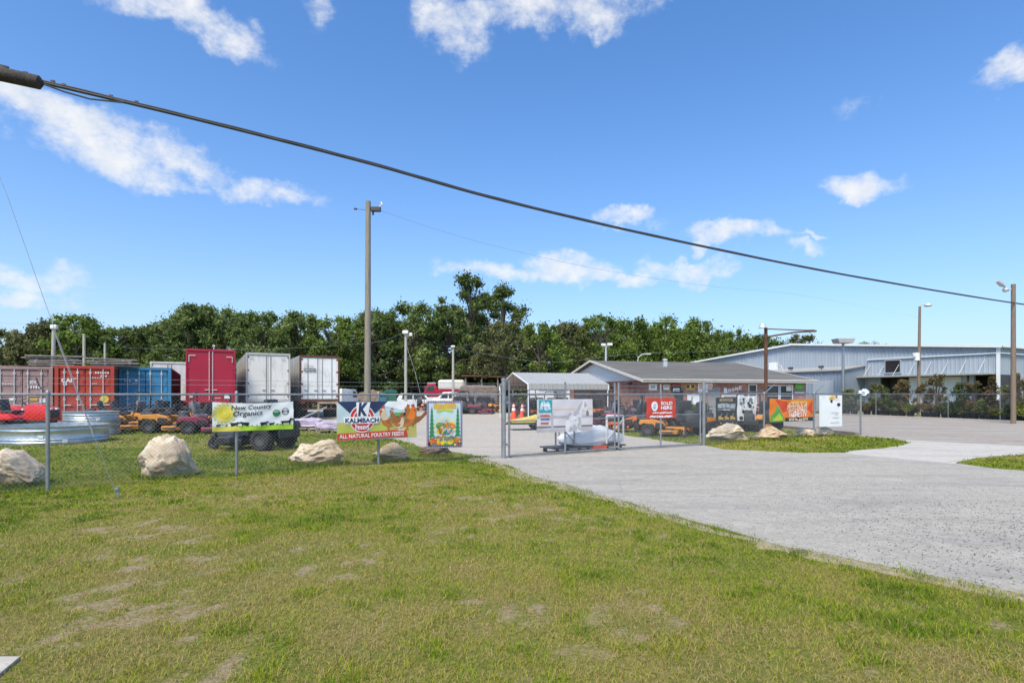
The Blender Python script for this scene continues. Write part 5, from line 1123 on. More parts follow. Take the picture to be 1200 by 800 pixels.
# --- brick shop
AB = R(14); bs = thing('brick_shop', 'low brick shop with white gable, long grey shingle roof and signs on its wall', 'shop', (8.8, 37.5, 0), AB)
L, Dp, ze, zr, ym = 12.5, 17.0, 2.62, 4.25, 8.5
def xf(px): r = (px - 600) / F; return (37.5 * r - 8.8) / (.97 - .242 * r)
def zf(px, py): return Z(py, 37.5 + .242 * xf(px))
mb = MB(); mb.box((L / 2, Dp / 2, ze / 2), (L, Dp, ze)); mb.build('wall', M['brick'], bs)
mb = MB(); mb.prism([(-.05, ze - .05), (Dp + .05, ze - .05), (ym, zr - .1)], -.04, .2, 'YZ'); mb.prism([(-.05, ze - .05), (Dp + .05, ze - .05), (ym, zr - .1)], L - .2, L + .04, 'YZ')
for i in range(9): z = ze + .05 + i * .16; w = 8.3 * (1 - (z - ze) / (zr - ze)) * 1; mb.box((-.05, ym, z), (.03, 2 * w, .02))
mb.build('gable', M['siding'], bs)
ov = .5; sl = (zr - ze) / ym
mb = MB()
for s in (0, 1):
    ya, yb = (-ov, ym) if not s else (Dp + ov, ym); za = ze - sl * ov + .06; zb_ = zr + .06
    mb.add([(-ov, ya, za), (L + ov, ya, za), (L + ov, yb, zb_), (-ov, yb, zb_), (-ov, ya, za - .09), (L + ov, ya, za - .09), (L + ov, yb, zb_ - .09), (-ov, yb, zb_ - .09)], [[0, 1, 2, 3], [7, 6, 5, 4], [0, 4, 5, 1], [1, 5, 6, 2], [0, 3, 7, 4]])
rf = mb.build('roof', M['shingle'], bs, fix=False)
mb = MB(); mb.box((xf(828), 5.6, ze + sl * 5.6 + .28), (.28, .28, .5), 0, .02); mb.lathe([(.2, 0), (.2, .1), (0, .16)], 10, (xf(828), 5.6, ze + sl * 5.6 + .53)); mb.build('roof_vent', M['lampw'], rf)
mb = MB(); mb.box((L / 2, -ov - .02, ze - sl * ov - .02), (L + 2 * ov, .04, .2)); mb.box((L / 2, -ov - .06, ze - sl * ov + .06), (L + 2 * ov, .1, .06))
for xx in (-ov - .02, L + ov + .02):
    for (ya, yb) in ((-ov, ym), (Dp + ov, ym)):
        za = ze - sl * ov - .02; mb.prism([(ya, za - .08), (yb, zr - .05), (yb, zr + .11), (ya, za + .1)] if ya < yb else [(yb, zr - .05), (ya, za - .08), (ya, za + .1), (yb, zr + .11)], xx - .02, xx + .02, 'YZ')
mb.build('fascia_trim', M['fascia'], bs)
mb = MB(); mb.box((L / 2, -.24, ze - .12), (L, .46, .03)); mb.build('soffit', M['fascia'], bs)
def win(x0, x1, z0, z1, frame='trimw'):
    mb = MB(); w = .06
    mb.box(((x0 + x1) / 2, -.03, z0 + w / 2), (x1 - x0, .06, w)); mb.box(((x0 + x1) / 2, -.03, z1 - w / 2), (x1 - x0, .06, w))
    for xx in (x0 + w / 2, x1 - w / 2): mb.box((xx, -.03, (z0 + z1) / 2), (w, .06, z1 - z0 - 2 * w))
    mb.box(((x0 + x1) / 2, -.028, (z0 + z1) / 2), (x1 - x0 - 2 * w, .04, .03)); f = mb.build('window', M[frame], bs)
    mb = MB(); mb.box(((x0 + x1) / 2, -.012, (z0 + z1) / 2), (x1 - x0 - .02, .02, z1 - z0 - .02)); mb.build('pane', M['glass'], f)
win(xf(876.5), xf(886.5), .9, zf(881, 450)); win(xf(898), xf(912.5), .75, zf(905, 451)); win(xf(913.2), xf(928.5), .75, zf(920, 451))
win(xf(790), xf(800), .5, 1.9, 'dark')
mb = MB(); mb.box((xf(836), -.03, 1.05), (.95, .05, 2.1), 0, .01); dd = mb.build('door', M['grey'], bs); mb = MB(); mb.tube([(xf(836) + .35, -.1, .9), (xf(836) + .35, -.1, 1.15)], .018, 6); mb.build('handle', M['galv'], dd)
# porch on the gable side
mb = MB(); mb.box((-1.6, 9, 2.32), (.16, 14.5, .2)); 
for y in (2, 5.6, 9, 12.6, 16): mb.box((-1.6, y, 1.12), (.13, .13, 2.22))
for y in (2, 9, 16): mb.box((-.8, y, 2.36), (1.6, .1, .12))
mb.build('porch_frame', M['rust'], bs); mb = MB(); mb.box((-.02, 9, 1.2), (.05, 8.5, 2.1)); mb.build('porch_opening', M['soffit'], bs)  # flat dark panel on the brick, painted as the porch's shaded depth
def wall_sign(name, label, pa, pb, ya, yb, mat, deco=None, cat='sign'):
    x0, x1 = xf(pa), xf(pb); pc = (pa + pb) / 2; z0, z1 = zf(pc, yb), zf(pc, ya)
    o = thing(name, label, cat, Vector((8.8, 37.5, 0)) + Matrix.Rotation(AB, 3, 'Z') @ Vector((x0, -.035, z0)), AB, 'signs fixed on the brick shop wall')
    W_, H_ = x1 - x0, z1 - z0
    if mat: mb = MB(); mb.box((W_ / 2, 0, H_ / 2), (W_, .03, H_), 0, .004); mb.build('board', I[mat], o)
    r = random.Random(int(pa))
    for (k, a, b, c, d_) in (deco or []):
        mb = MB()
        if k == 'text': continue
        mb.box(((a + c) / 2 * W_, -.021, (b + d_) / 2 * H_), ((c - a) * W_, .006, (d_ - b) * H_)); mb.build('print', I[k], o)
    return o, W_, H_
wall_sign('wall_sign', 'white poster with grey picture at the left end of the brick wall', 760, 769.5, 449.5, 457, 'white', [('grey', .25, .3, .75, .75), ('lgrey', .1, .8, .9, .92)])
wall_sign('wall_sign', 'small white and pink striped sign right of the leftmost wall poster', 777, 784, 450.5, 456.5, 'white', [('pink', .05, .4, .95, .6), ('dgrey', .1, .7, .9, .85)])
wall_sign('wall_sign', 'black sign with a white lower picture, above the red banner edge', 786.5, 797.5, 449.5, 459, 'black', [('white', .15, .05, .85, .45), ('brick', .05, .75, .95, .92)])
wall_sign('wall_sign', 'amber framed sign with two black squares on the brick wall', 803, 814, 450, 456.5, 'gold', [('black', .08, .3, .4, .85), ('black', .6, .3, .92, .85), ('cream', .44, .4, .56, .75)])
wall_sign('wall_sign', 'large white and pink faded poster beside the gate post on the wall', 817.5, 834.5, 449, 459.5, 'white', [('pink', .08, .35, .35, .9), ('pink', .7, .3, .95, .85), ('lgrey', .4, .15, .62, .5)])
wall_sign('wall_sign', 'plain white board standing above the green hedge', 805, 821.5, 462, 476, 'white')
wall_sign('wall_sign', 'long white strip sign under the white shop name lettering', 845, 871, 462.5, 466.5, 'white', [('dgrey', .1, .35, .8, .6)])
wall_sign('wall_sign', 'white notice in the dark shop window', 921, 927, 452.5, 458, 'cream')
wall_sign('wall_sign', 'pale blue strip sign under the green sign', 931, 942, 458.5, 461.5, 'silver')
o, W_, H_ = wall_sign('shop_lettering', 'white capital shop name lettering slanting upward on the brick wall', 847.5, 868.5, 450.5, 461, None)
mb = MB()
xo = 0
for i, (ch, w, h, lift) in enumerate((('B', .21, .62, 0), ('O', .17, .40, .16), ('O', .17, .40, .25), ('N', .18, .42, .34), ('E', .15, .42, .46))):
    v, f = text_geo(ch, 1, .05, .08); o_ = len(mb.v); mb.add([((xo + p[0] * w) * W_, -.02 if True else 0, (lift + p[1] * h) * H_) for p in v], f); xo += w + .03
bm = bmesh.new(); tmp = bpy.data.meshes.new('t'); tmp.from_pydata(mb.v, [], mb.f); bm.from_mesh(tmp); bpy.data.meshes.remove(tmp)
r_ = bmesh.ops.extrude_face_region(bm, geom=bm.faces[:]); [setattr(v.co, 'y', v.co.y + .03) for v in r_['geom'] if isinstance(v, bmesh.types.BMVert)]
mb = MB(); mb.bm(bm); mb.build('letters', I['white'], o, fix=True)
o, W_, H_ = wall_sign('round_sign', 'bright green eight sided sign at the right end of the brick wall', 930, 942, 447.5, 457.5, None)
mb = MB(); mb.prism([(W_ / 2 + W_ / 2 * math.cos(R(22.5 + 45 * k)), H_ / 2 + H_ / 2 * math.sin(R(22.5 + 45 * k))) for k in range(8)], -.05, 0, 'XZ', .004); mb.build('board', I['mid'], o); mb = MB(); mb.box((W_ / 2, -.054, H_ * .45), (W_ * .6, .006, H_ * .1)); mb.build('print', I['lime'], o)

# --- carport
AC = R(17); cp = thing('carport', 'open white metal carport with gabled end left of the brick shop', 'carport', (.89, 33.0, 0), AC)
Lc, Wc, ez, pz = 5.2, 6.0, 2.22, 2.98
prof = [(-.05, ez - .32), (-.05, ez), (Wc / 2, pz), (Wc + .05, ez), (Wc + .05, ez - .32)]
mb = MB()
for i in range(len(prof) - 1):
    (ya, za), (yb, zb_) = prof[i], prof[i + 1]
    n_ = int(Lc / .26)
    for k in range(n_):
        xa, xb = k * Lc / n_, (k + 1) * Lc / n_; nrm = Vector((0, -(zb_ - za), yb - ya)).normalized() * .02
        a0 = Vector((0, ya, za)); b0 = Vector((0, yb, zb_)); 
        xm = xa + (xb - xa) * .7
        for (x0, x1, h0, h1) in ((xa, xm, 0, 0), (xm, (xm + xb) / 2, 0, 1), ((xm + xb) / 2, xb, 1, 0)):
            mb.quad(a0 + nrm * h0 + Vector((x0, 0, 0)), a0 + nrm * h1 + Vector((x1, 0, 0)), b0 + nrm * h1 + Vector((x1, 0, 0)), b0 + nrm * h0 + Vector((x0, 0, 0)))
mb.build('roof', M['steelroof'], cp, fix=False)
mb = MB()
for x in (0.03, Lc - .03): mb.tube([(x, y, z - .03) for y, z in prof], .04, 6)
mb.build('gable_trim', M['trimw'], cp)
for x in (.06, Lc / 2, Lc - .06):
    for y in (0.0, Wc):
        mb = MB(); mb.tube([(x, y, 0), (x, y, ez)], .035, 6); mb.build('leg', M['trimw'], cp)
mb = MB()
for x in (.06, Lc / 2, Lc - .06): mb.tube([(x, 0, ez - .05), (x, Wc, ez - .05)], .025, 6); mb.tube([(x, Wc / 2, ez - .05), (x, Wc / 2, pz - .05)], .02, 6)
mb.build('truss', M['rust'], cp)
o = thing('garden_shed', 'small white shed standing behind the carport mowers', 'shed', (X(632, 43), 43, 0), R(17))
mb = MB(); mb.box((1.2, 1, 1.15), (2.6, 2, 2.3)); mb.build('wall', M['siding'], o); mb = MB(); mb.prism([(-.2, 2.2), (2.2, 2.2), (1, 2.75)], -.2, 2.65, 'YZ'); mb.build('roof', M['steelroof'], o); mb = MB(); mb.box((1.6, -.02, .95), (.9, .05, 1.9), 0, .01); mb.build('door', M['grey'], o)
# pole shed, covered heap, mound
d = 68; o = thing('pole_shed', 'dark flat roofed open pole shed in front of the trees behind the far mowers', 'shed', (X(541, d), d, 0), R(3))
mb = MB(); mb.prism([(0, 3.75), (6.4, 3.55), (6.4, 3.7), (0, 3.92)], -1, 5, 'XZ'); mb.build('roof', M['rust'], o)
for x in (.5, 2.4, 4.3, 6.1):
    for y in (-.7, 4.7):
        mb = MB(); mb.tube([(x, y, 0), (x, y, 3.6)], .09, 6); mb.build('post', M['pole'], o)
mb = MB(); mb.box((3.2, 4.9, 1.3), (6, .1, 2.6)); mb.build('back_wall', M['dark'], o)
d = 63; mb = MB(); mb.prism([(0, 0), (0, 1.9), (.5, 2.6), (4.2, 2.55), (4.5, 1.9), (4.5, 0)], -1.1, 1.1, 'XZ', .2)
bm = bmesh.new(); me_ = bpy.data.meshes.new('t'); me_.from_pydata(mb.v, [], mb.f); bm.from_mesh(me_); bpy.data.meshes.remove(me_); bmesh.ops.triangulate(bm, faces=bm.faces[:]); bmesh.ops.subdivide_edges(bm, edges=bm.edges[:], cuts=5, use_grid_fill=True)
for v in bm.verts: v.co += Vector((mn.noise(v.co * 1.5), mn.noise(v.co * 1.5 + Vector((9, 0, 0))), mn.noise(v.co * 1.5 + Vector((0, 9, 0))))) * .12 * min(1, v.co.z)
mb = MB(); mb.bm(bm); o = mb.build('covered_heap', pm('brown_cover', (.19, .15, .125), .9, 0, .3, 1.2, .1), None, True); o.location = (X(537, d), d, 0); tag(o, 'long brown covered heap in front of the pole shed', 'heap')
mb = MB(); mb.lathe([(3.4, 0), (2.4, .9), (1.2, 1.7), (.3, 2.1), (0, 2.15)], 24); mb.v = [(x + mn.noise(Vector((x, y, z))) * .4, y * .7 + mn.noise(Vector((y, z, x + 5))) * .4, max(0, z + mn.noise(Vector((z, x, y + 9))) * .25) if z > 0 else 0) for x, y, z in mb.v]
o = mb.build('mulch_mound', pm('mulch', (.17, .115, .075), .95, 0, .4, 4, .2), None, True); o.location = (X(436, 60), 60, 0); tag(o, 'brown mulch mound behind the base of the tall bare pole', 'mound')
# --- warehouse
wh = thing('warehouse', 'large blue grey metal warehouse with low white trimmed gable and open loading bay', 'warehouse', S(50.8, 36.5), RZ)
HW, zp, zee, Ld = 16.5, 6.5, 5.1, 34
def zg(y): return zp - (zp - zee) * abs(y) / HW
mb = MB()
def clad(mb, x, y0, y1, zb_, zt, pitch=.3, rib=.05):
    n = max(1, round((y1 - y0) / pitch))
    for i in range(n):
        ya = y0 + (y1 - y0) * i / n; yb = y0 + (y1 - y0) * (i + 1) / n; q = yb - ya
        st = [(ya, 0), (ya + q * .62, 0), (ya + q * .72, rib), (ya + q * .9, rib), (yb, 0)]
        for (a_, ra), (b_, rb) in zip(st, st[1:]): mb.quad((x - ra, a_, zb_(a_)), (x - rb, b_, zb_(b_)), (x - rb, b_, zt(b_)), (x - ra, a_, zt(a_)))
zt_tr = 4.62
clad(mb, 0, -HW, -7.2, lambda y: zt_tr, zg); clad(mb, 0, -7.2, 0, lambda y: 0, zg); clad(mb, 0, 0, HW, lambda y: 0, zg)
mb.build('gable_wall', M['bluemet'], wh, fix=False)
mb = MB(); clad(mb, -.03, -HW, -7.2, lambda y: 3.05, lambda y: zt_tr, .3, .025); mb.build('lower_wall', M['bluepale'], wh, fix=False)
mb = MB(); n_ = int(Ld / .3)
for i in range(n_):
    xa = Ld * i / n_; q = Ld / n_
    st = [(xa, 0), (xa + q * .62, 0), (xa + q * .72, .03), (xa + q * .9, .03), (xa + q, 0)]
    for (a_, ra), (b_, rb) in zip(st, st[1:]): mb.quad((a_, -HW - ra, 0), (b_, -HW - rb, 0), (b_, -HW - rb, zee), (a_, -HW - ra, zee))
mb.quad((Ld, -HW, 0), (Ld, HW, 0), (Ld, HW, zee), (Ld, -HW, zee)); mb.quad((0, HW, 0), (Ld, HW, 0), (Ld, HW, zee), (0, HW, zee)); mb.add([(Ld, -HW, zee), (Ld, HW, zee), (Ld, 0, zp)], [[0, 1, 2]])
mb.build('side_wall', M['bluemet'], wh, fix=False)
mb = MB()
for s in (-1, 1): mb.add([(-.3, s * (HW + .3), zee + .02), (Ld, s * (HW + .3), zee + .02), (Ld, 0, zp + .06), (-.3, 0, zp + .06), (-.3, s * (HW + .3), zee - .04), (Ld, s * (HW + .3), zee - .04), (Ld, 0, zp), (-.3, 0, zp)], [[0, 1, 2, 3], [4, 5, 6, 7], [0, 4, 7, 3], [0, 1, 5, 4]])
mb.build('roof', M['steelroof'], wh, fix=False)
mb = MB()
for s in (-1, 1): mb.add([(-.34, s * (HW + .34), zee - .12), (-.34, 0, zp - .08), (-.34, 0, zp + .1), (-.34, s * (HW + .34), zee + .06), (-.3, s * (HW + .34), zee - .12), (-.3, 0, zp - .08), (-.3, 0, zp + .1), (-.3, s * (HW + .34), zee + .06)], [[0, 1, 2, 3], [4, 5, 6, 7], [3, 2, 6, 7], [0, 1, 5, 4], [0, 3, 7, 4]])
mb.box((-.1, (-HW - 7.2) / 2 - .0, zt_tr), (.14, HW - 7.2, .07)); mb.box((Ld / 2, -HW - .1, zt_tr), (Ld, .12, .08)); mb.box((-.06, -HW - .02, zee / 2), (.2, .2, zee - .15), 0, .02); mb.box((Ld / 2, -HW - .22, zee - .02), (Ld, .18, .14), 0, .02)
mb.build('white_trim', M['trimw'], wh)
Y0 = 36.5
mb = MB(); mb.box((-.6, (20.15 + 29.6) / 2 - Y0, 3.1), (1.2, 9.45, .07)); mb.box((-1.22, (20.15 + 29.6) / 2 - Y0, 3.1), (.04, 9.5, .11)); cn = mb.build('canopy', M['steelroof'], wh)
for v in np.arange(20.8, 29.5, 1.18):
    mb = MB(); mb.tube([(-1.1, v - Y0, 3.14), (-.08, v - Y0, 4.15)], .02, 5); mb.build('tie_rod', M['lampw'], cn)
mb = MB(); mb.box((.06, 24.15 - Y0, 1.5), (.1, 3.7, 3.0)); mb.build('bay_wall', M['doorw'], wh)
mb = MB(); mb.box((1.2, 27.0 - Y0, 1.5), (.1, 2.2, 3.0)); mb.box((.6, 28.2 - Y0, 1.5), (1.2, .1, 3.0)); mb.box((2.2, 21.0 - Y0, 1.5), (.1, 2.9, 3.0)); mb.box((1.2, 19.95 - Y0, 1.5), (2.1, .1, 3.0)); mb.box((1.2, 24 - Y0, 3.02), (2.4, 8.2, .06)); mb.build('bay_interior', M['dark'], wh)
mb = MB(); clad(mb, 0, 28.25 - Y0, 29.3 - Y0, lambda y: 0, lambda y: 3.05); mb.build('lower_wall', M['bluepale'], wh, fix=False)
for v, m_ in ((22.0, 'bluepale'), (21.55, 'bluemet'), (20.35, 'rust')):
    mb = MB(); mb.box((-.1, v - Y0, 1.52), (.3, .3, 3.04), 0, .01); mb.build('bay_column', M[m_], wh)
mb = MB(); mb.box((-.06, 27.2 - Y0, 3.95), (.1, 1.15, 1.0))
for k in range(9): mb.box((-.13, 27.2 - Y0, 3.52 + k * .11), (.05, 1.1, .03))
lv = mb.build('louver', M['louver'], wh)
mb = MB()
for (yy, zz, a_, b_) in ((27.2, 4.49, 1.3, .08), (27.2, 3.41, 1.3, .08)): mb.box((-.09, yy - Y0, zz), (.14, a_, b_))
for yy in (26.58, 27.82): mb.box((-.09, yy - Y0, 3.95), (.14, .07, 1.0))
mb.build('louver_frame', M['bluemet'], lv)
mb = MB(); mb.box((-.2, 38.6 - Y0, 4.4), (.35, .85, .85), 0, .04); mb.build('wall_unit', M['trimw'], wh)
an = thing('annex', 'lower blue grey annex with a sloping roof built against the warehouse gable', 'annex', S(47.5, 29.6), RZ)
mb = MB(); clad(mb, 0, 0, 12, lambda y: 0, lambda y: 3.62); mb.build('front_wall', M['bluedk'], an, fix=False)
for yy in (0, 12): mb = MB(); mb.add([(0, yy, 0), (3.25, yy, 0), (3.25, yy, 4.05), (0, yy, 3.62)], [[0, 1, 2, 3]]); mb.build('side_wall', M['bluedk'], an, fix=False)
mb = MB(); mb.add([(-.2, -.15, 3.62), (3.25, -.15, 4.08), (3.25, 12.1, 4.08), (-.2, 12.1, 3.62), (-.2, -.15, 3.70), (3.25, -.15, 4.16), (3.25, 12.1, 4.16), (-.2, 12.1, 3.70)], [[0, 1, 2, 3], [4, 5, 6, 7], [0, 1, 5, 4], [0, 3, 7, 4], [2, 3, 7, 6]]); mb.build('roof', M['steelroof'], an)
mb = MB(); mb.box((-.06, 1.6, 1.45), (.08, 1.9, 2.7), 0, .01); dd = mb.build('door', M['bluemet'], an); mb = MB(); mb.box((-.12, 2.35, 1.2), (.06, .1, .1), 0, .02); mb.build('handle', M['dark'], dd)
for y in (2.2, 5.2):
    mb = MB(); mb.tube([(.6, y, 3.75), (.6, y, 4.0)], .03, 5); mb.box((.55, y, 4.05), (.3, .4, .22), .4, .04); mb.build('floodlight', M['dark'], an)
mb = MB(); mb.tube([(.5, 5.9, 3.75), (.5, 6.2, 4.35), (.5, 6.5, 4.45)], .03, 5); mb.build('pipe_bracket', M['lampw'], an)

# --- side fence along the plant row
pf = thing('chain_link_fence', 'low chain link fence along the parking lot in front of potted plants', 'fence')
pl = [Vector(p) for p in ((13.6, 22.25), (23.9, 44.8), (25.9, 40.5), (28.2, 36.8), (28.9, 33.7), (31.2, 29.5), (33, 25))]
pl = pl[1:]
for p in pl: post(pf, p, 1.68, .028, 'post', 'galv')
mb = MB(); mb.tube([v3(p, 1.64) for p in pl], .02, 6); mb.build('top_rail', M['galv'], pf)
mb = MB()
for a, b in zip(pl, pl[1:]): chain(mb, a, b, .05, 1.62, .14, .0022)
mb.build('chain_mesh', M['wire'], pf, fix=False)
bf = thing('chain_link_fence', 'distant dark perimeter fence below the trees behind the bins', 'fence')
for i in range(9):
    p = (-24 + i * 3.05, 72 + i * .3); post(bf, p, 2.4, .04, 'post', 'galv')
mb = MB(); mb.tube([(-24, 72, 2.3), (.4, 74.4, 2.3)], .03, 5); mb.build('top_rail', M['galv'], bf)
mb = MB(); chain(mb, (-24, 72), (.4, 74.4), .05, 2.3, .3, .006); mb.build('chain_mesh', M['wire'], bf, fix=False)
bm = bmesh.new(); bmesh.ops.create_icosphere(bm, subdivisions=3, radius=1)
for v in bm.verts:
    p = v.co.copy(); v.co = Vector((p.x * .17, p.y * .10, p.z * .09)) + p * (mn.noise(p * 2.1) * .13 + mn.noise(p * 6) * .05)
mb = MB(); mb.bm(bm); o = mb.build('plastic_bag', M['tarp'], None, True); o.location = (E4.x + .13, E4.y, 1.69); tag(o, 'crumpled white plastic caught on the last fence post top on the right', 'plastic')

# ================================================================ VEHICLES FAR BACK
def vehicle(name, label, cat, x, y, rz, prof, W, body, wins, wheels, extra=None):
    o = thing(name, label, cat, (x, y, 0), R(rz))
    mb = MB(); mb.prism(prof, -W / 2, W / 2, 'XZ', .06); b_ = mb.build('body', M[body], o, True)
    for poly in wins:
        for s in (-1, 1):
            mb = MB(); mb.prism(poly, s * (W / 2 - .02), s * (W / 2 + .012), 'XZ'); mb.build('window', M['glass'], o)
    for x_ in wheels:
        for s in (-1, 1):
            mb = MB(); mb.lathe([(.18, -.11), (.32, -.11), (.34, 0), (.32, .11), (.18, .11)], 16, (x_, s * (W / 2 - .1), .34), 'Y', True); w_ = mb.build('wheel', M['rubber'], o, True); mb = MB(); mb.lathe([(0, -.12), (.19, -.1), (.19, .1), (0, .12)], 12, (x_, s * (W / 2 - .1), .34), 'Y'); mb.build('rim', M['lampw'], w_)
    for (nm, m_, c, dd_) in extra or []:
        mb = MB(); mb.box(c, dd_, 0, min(dd_) * .2); mb.build(nm, M[m_], o)
    return o
vehicle('white_van', 'white van parked just right of the rusty framed trailer', 'van', X(402, 57), 57, 82, [(-2.3, .4), (2.3, .4), (2.4, 1.0), (1.6, 1.25), (1.0, 2.1), (-2.3, 2.15), (-2.4, 1.2)], 1.9, 'white', [[(.2, 1.3), (1.3, 1.3), (.9, 1.9), (.2, 1.95)]], (-1.4, 1.5), [('rear_window', 'glass', (-2.37, 0, 1.65), (.06, 1.4, .55)), ('bumper', 'dark', (-2.38, 0, .5), (.12, 1.8, .2)), ('windscreen', 'glass', (1.36, 0, 1.68), (.3, 1.5, .6))])
suv = [(-2.2, .4), (2.1, .4), (2.2, .9), (1.1, 1.05), (.5, 1.68), (-1.9, 1.72), (-2.3, 1.1)]
vehicle('white_car', 'white estate car behind the lone orange mower', 'car', X(491, 60), 60, 12, suv, 1.8, 'white', [[(-1.8, 1.1), (-.7, 1.1), (-.7, 1.55), (-1.7, 1.58)], [(-.6, 1.1), (.8, 1.1), (.4, 1.55), (-.6, 1.55)]], (-1.4, 1.4), [('bumper', 'dark', (2.2, 0, .55), (.1, 1.6, .18)), ('windscreen', 'glass', (.85, 0, 1.36), (.25, 1.4, .5))])
pk = [(-2.6, .5), (2.6, .5), (2.65, 1.1), (1.3, 1.2), (.7, 1.85), (-.5, 1.88), (-.7, 1.15), (-2.6, 1.15)]
vehicle('white_pickup', 'white pickup truck left of the brown covered heap', 'pickup', X(529, 61), 61, 175, pk, 1.9, 'white', [[(-.45, 1.2), (.1, 1.2), (.1, 1.75), (-.4, 1.75)], [(.2, 1.2), (1.05, 1.2), (.65, 1.72), (.2, 1.75)]], (-1.7, 1.7), [('bumper', 'galv', (2.66, 0, .6), (.1, 1.7, .2)), ('windscreen', 'glass', (1.08, 0, 1.52), (.3, 1.5, .5))])
q = vehicle('service_truck', 'red and white service truck parked under the trees right of the pale lamp pole', 'truck', X(515, 70), 70, 190, [(-3.4, .7), (2.4, .7), (2.5, 1.6), (1.9, 1.8), (1.5, 2.9), (.5, 2.95), (.4, 2.2), (-3.4, 2.2)], 2.3, 'red', [[(.7, 2.0), (1.7, 2.0), (1.4, 2.65), (.7, 2.7)]], (-2.2, -1.3, 1.6), [('cargo_box', 'offwhite', (-1.5, 0, 2.75), (3.4, 2.2, 1.3)), ('grille', 'lampw', (2.5, 0, 1.2), (.1, 1.6, .7)), ('windscreen', 'glass', (1.78, 0, 2.35), (.3, 1.9, .6)), ('side_stripe', 'white', (-.2, 0, 1.15), (4.6, 2.34, .25)), ('cab_roof', 'offwhite', (1.0, 0, 2.98), (1.0, 2.0, .12))])

# ================================================================ PLANTS
def leaf_mesh(name, clumps, per, size, mat, droop=0, seed=0, flat=.6, fuzz=0):
    g = np.random.default_rng(seed); n = len(clumps) * per
    c = np.repeat(np.array([q[:3] for q in clumps]), per, 0); rr = np.repeat(np.array([q[3] for q in clumps]), per); tn = np.repeat(np.array([q[4] for q in clumps]), per)
    u = g.normal(0, 1, (n, 3)); u /= np.linalg.norm(u, axis=1)[:, None]; rad = rr * (g.random(n) ** .6 if fuzz == 0 else np.minimum(np.abs(g.normal(0, .62, n)), 1.5))
    p = c + u * rad[:, None] * np.array([1, 1, flat]); 
    if droop: p[:, 2] -= g.random(n) ** 2 * droop * rr
    nrm = u * .5 + g.normal(0, .7, (n, 3)) + np.array([0, 0, .5]); nrm /= np.linalg.norm(nrm, axis=1)[:, None]
    a = np.cross(nrm, g.normal(0, 1, (n, 3))); a /= np.linalg.norm(a, axis=1)[:, None] + 1e-9; b = np.cross(nrm, a)
    s = size * g.uniform(.55, 1.35, n)[:, None]; 
    V = np.stack([p - a * s, p + b * s * .55 + a * s * .1, p + a * s, p - b * s * .55 - a * s * .1], 1).reshape(-1, 3)
    Q = np.arange(n * 4).reshape(n, 4); tone = np.repeat(np.clip(tn + g.normal(0, .17, n), 0, 1), 4)
    return big_mesh(name, V, Q, 4, mat, tone)
def add_part(name, me, parent): o = bpy.data.objects.new(name, me); C.objects.link(o); o.parent = parent; return o
def tree_proto(name, seed, h, rx, kind, leafm, low=.12, per=185, size=.2, airy=False):
    r = random.Random(seed); o = thing(name, 'x', 'tree'); mb = MB()
    th = h * (.62 if not airy else .8); bend = (r.uniform(-.6, .6), r.uniform(-.4, .4))
    mb.tube([(0, 0, -.2), (bend[0] * .3, bend[1] * .3, th * .4), (bend[0], bend[1], th)], [h * .024, h * .017, h * .005], 8)
    cl = []
    nc = 105 if not airy else 46
    for i in range(nc):
        t = r.random() ** .8; z = h * (low + (1 - low) * t); 
        if airy and t < .25: z = h * r.uniform(.3, .6)
        w = rx * (math.sin(math.pi * min(1, max(.0, .12 + .83 * t))) ** .6); a = r.uniform(0, 2 * math.pi); q = w * math.sqrt(r.uniform(.05, 1.3))
        cl.append((bend[0] + q * math.cos(a), bend[1] + q * math.sin(a), z - .06 * h, r.uniform(.4, 1.0) * (h / 10 if not airy else h / 13) , min(1, max(0, r.gauss(.5, .22)))))
        if i % 2 == 0: zb = min(th, z * .72); mb.tube([(bend[0] * zb / th, bend[1] * zb / th, zb * .95), ((bend[0] + cl[-1][0]) / 2, (bend[1] + cl[-1][1]) / 2, (zb + cl[-1][2]) / 2 + .3), cl[-1][:3]], [h * .009, h * .006, h * .002], 5)
    mb.build('trunk', M['trunk'], o, True)
    if kind == 'vine':
        for i in range(26):
            a = r.uniform(0, 6.28); q = rx * r.uniform(.6, 1); z0 = h * r.uniform(.45, .85); tn_ = r.uniform(.35, .9)
            for k in range(5): cl.append((q * math.cos(a), q * math.sin(a), z0 - k * .75, .62, tn_))
    add_part('crown', leaf_mesh('crown', cl, per if kind != 'vine' else int(per * .5), size, M[leafm], .8 if kind == 'vine' else .25, seed, .75, 1), o)
    return o
TP = {'oak': [tree_proto('oak_tree', s, 13, 5.0, 'oak', 'leaf') for s in (1, 2, 3)], 'olive': [tree_proto('leafy_tree', s, 12.5, 4.6, 'oak', 'leafo') for s in (4, 5)],
      'vine': [tree_proto('vine_clad_tree', s, 13.5, 4.2, 'vine', 'leafl') for s in (6, 7)], 'light': [tree_proto('leafy_tree', 8, 12.5, 4.6, 'oak', 'leafl'), tree_proto('leafy_tree', 9, 13, 5.2, 'oak', 'leafl')],
      'tall': [tree_proto('tall_tree', 10, 18, 3.9, 'oak', 'leaf', .5, 240, .2, True)]}
PH = {'oak': 13, 'olive': 12.5, 'vine': 13.5, 'light': 12.75, 'tall': 18}
used_t = set(); turn = {}
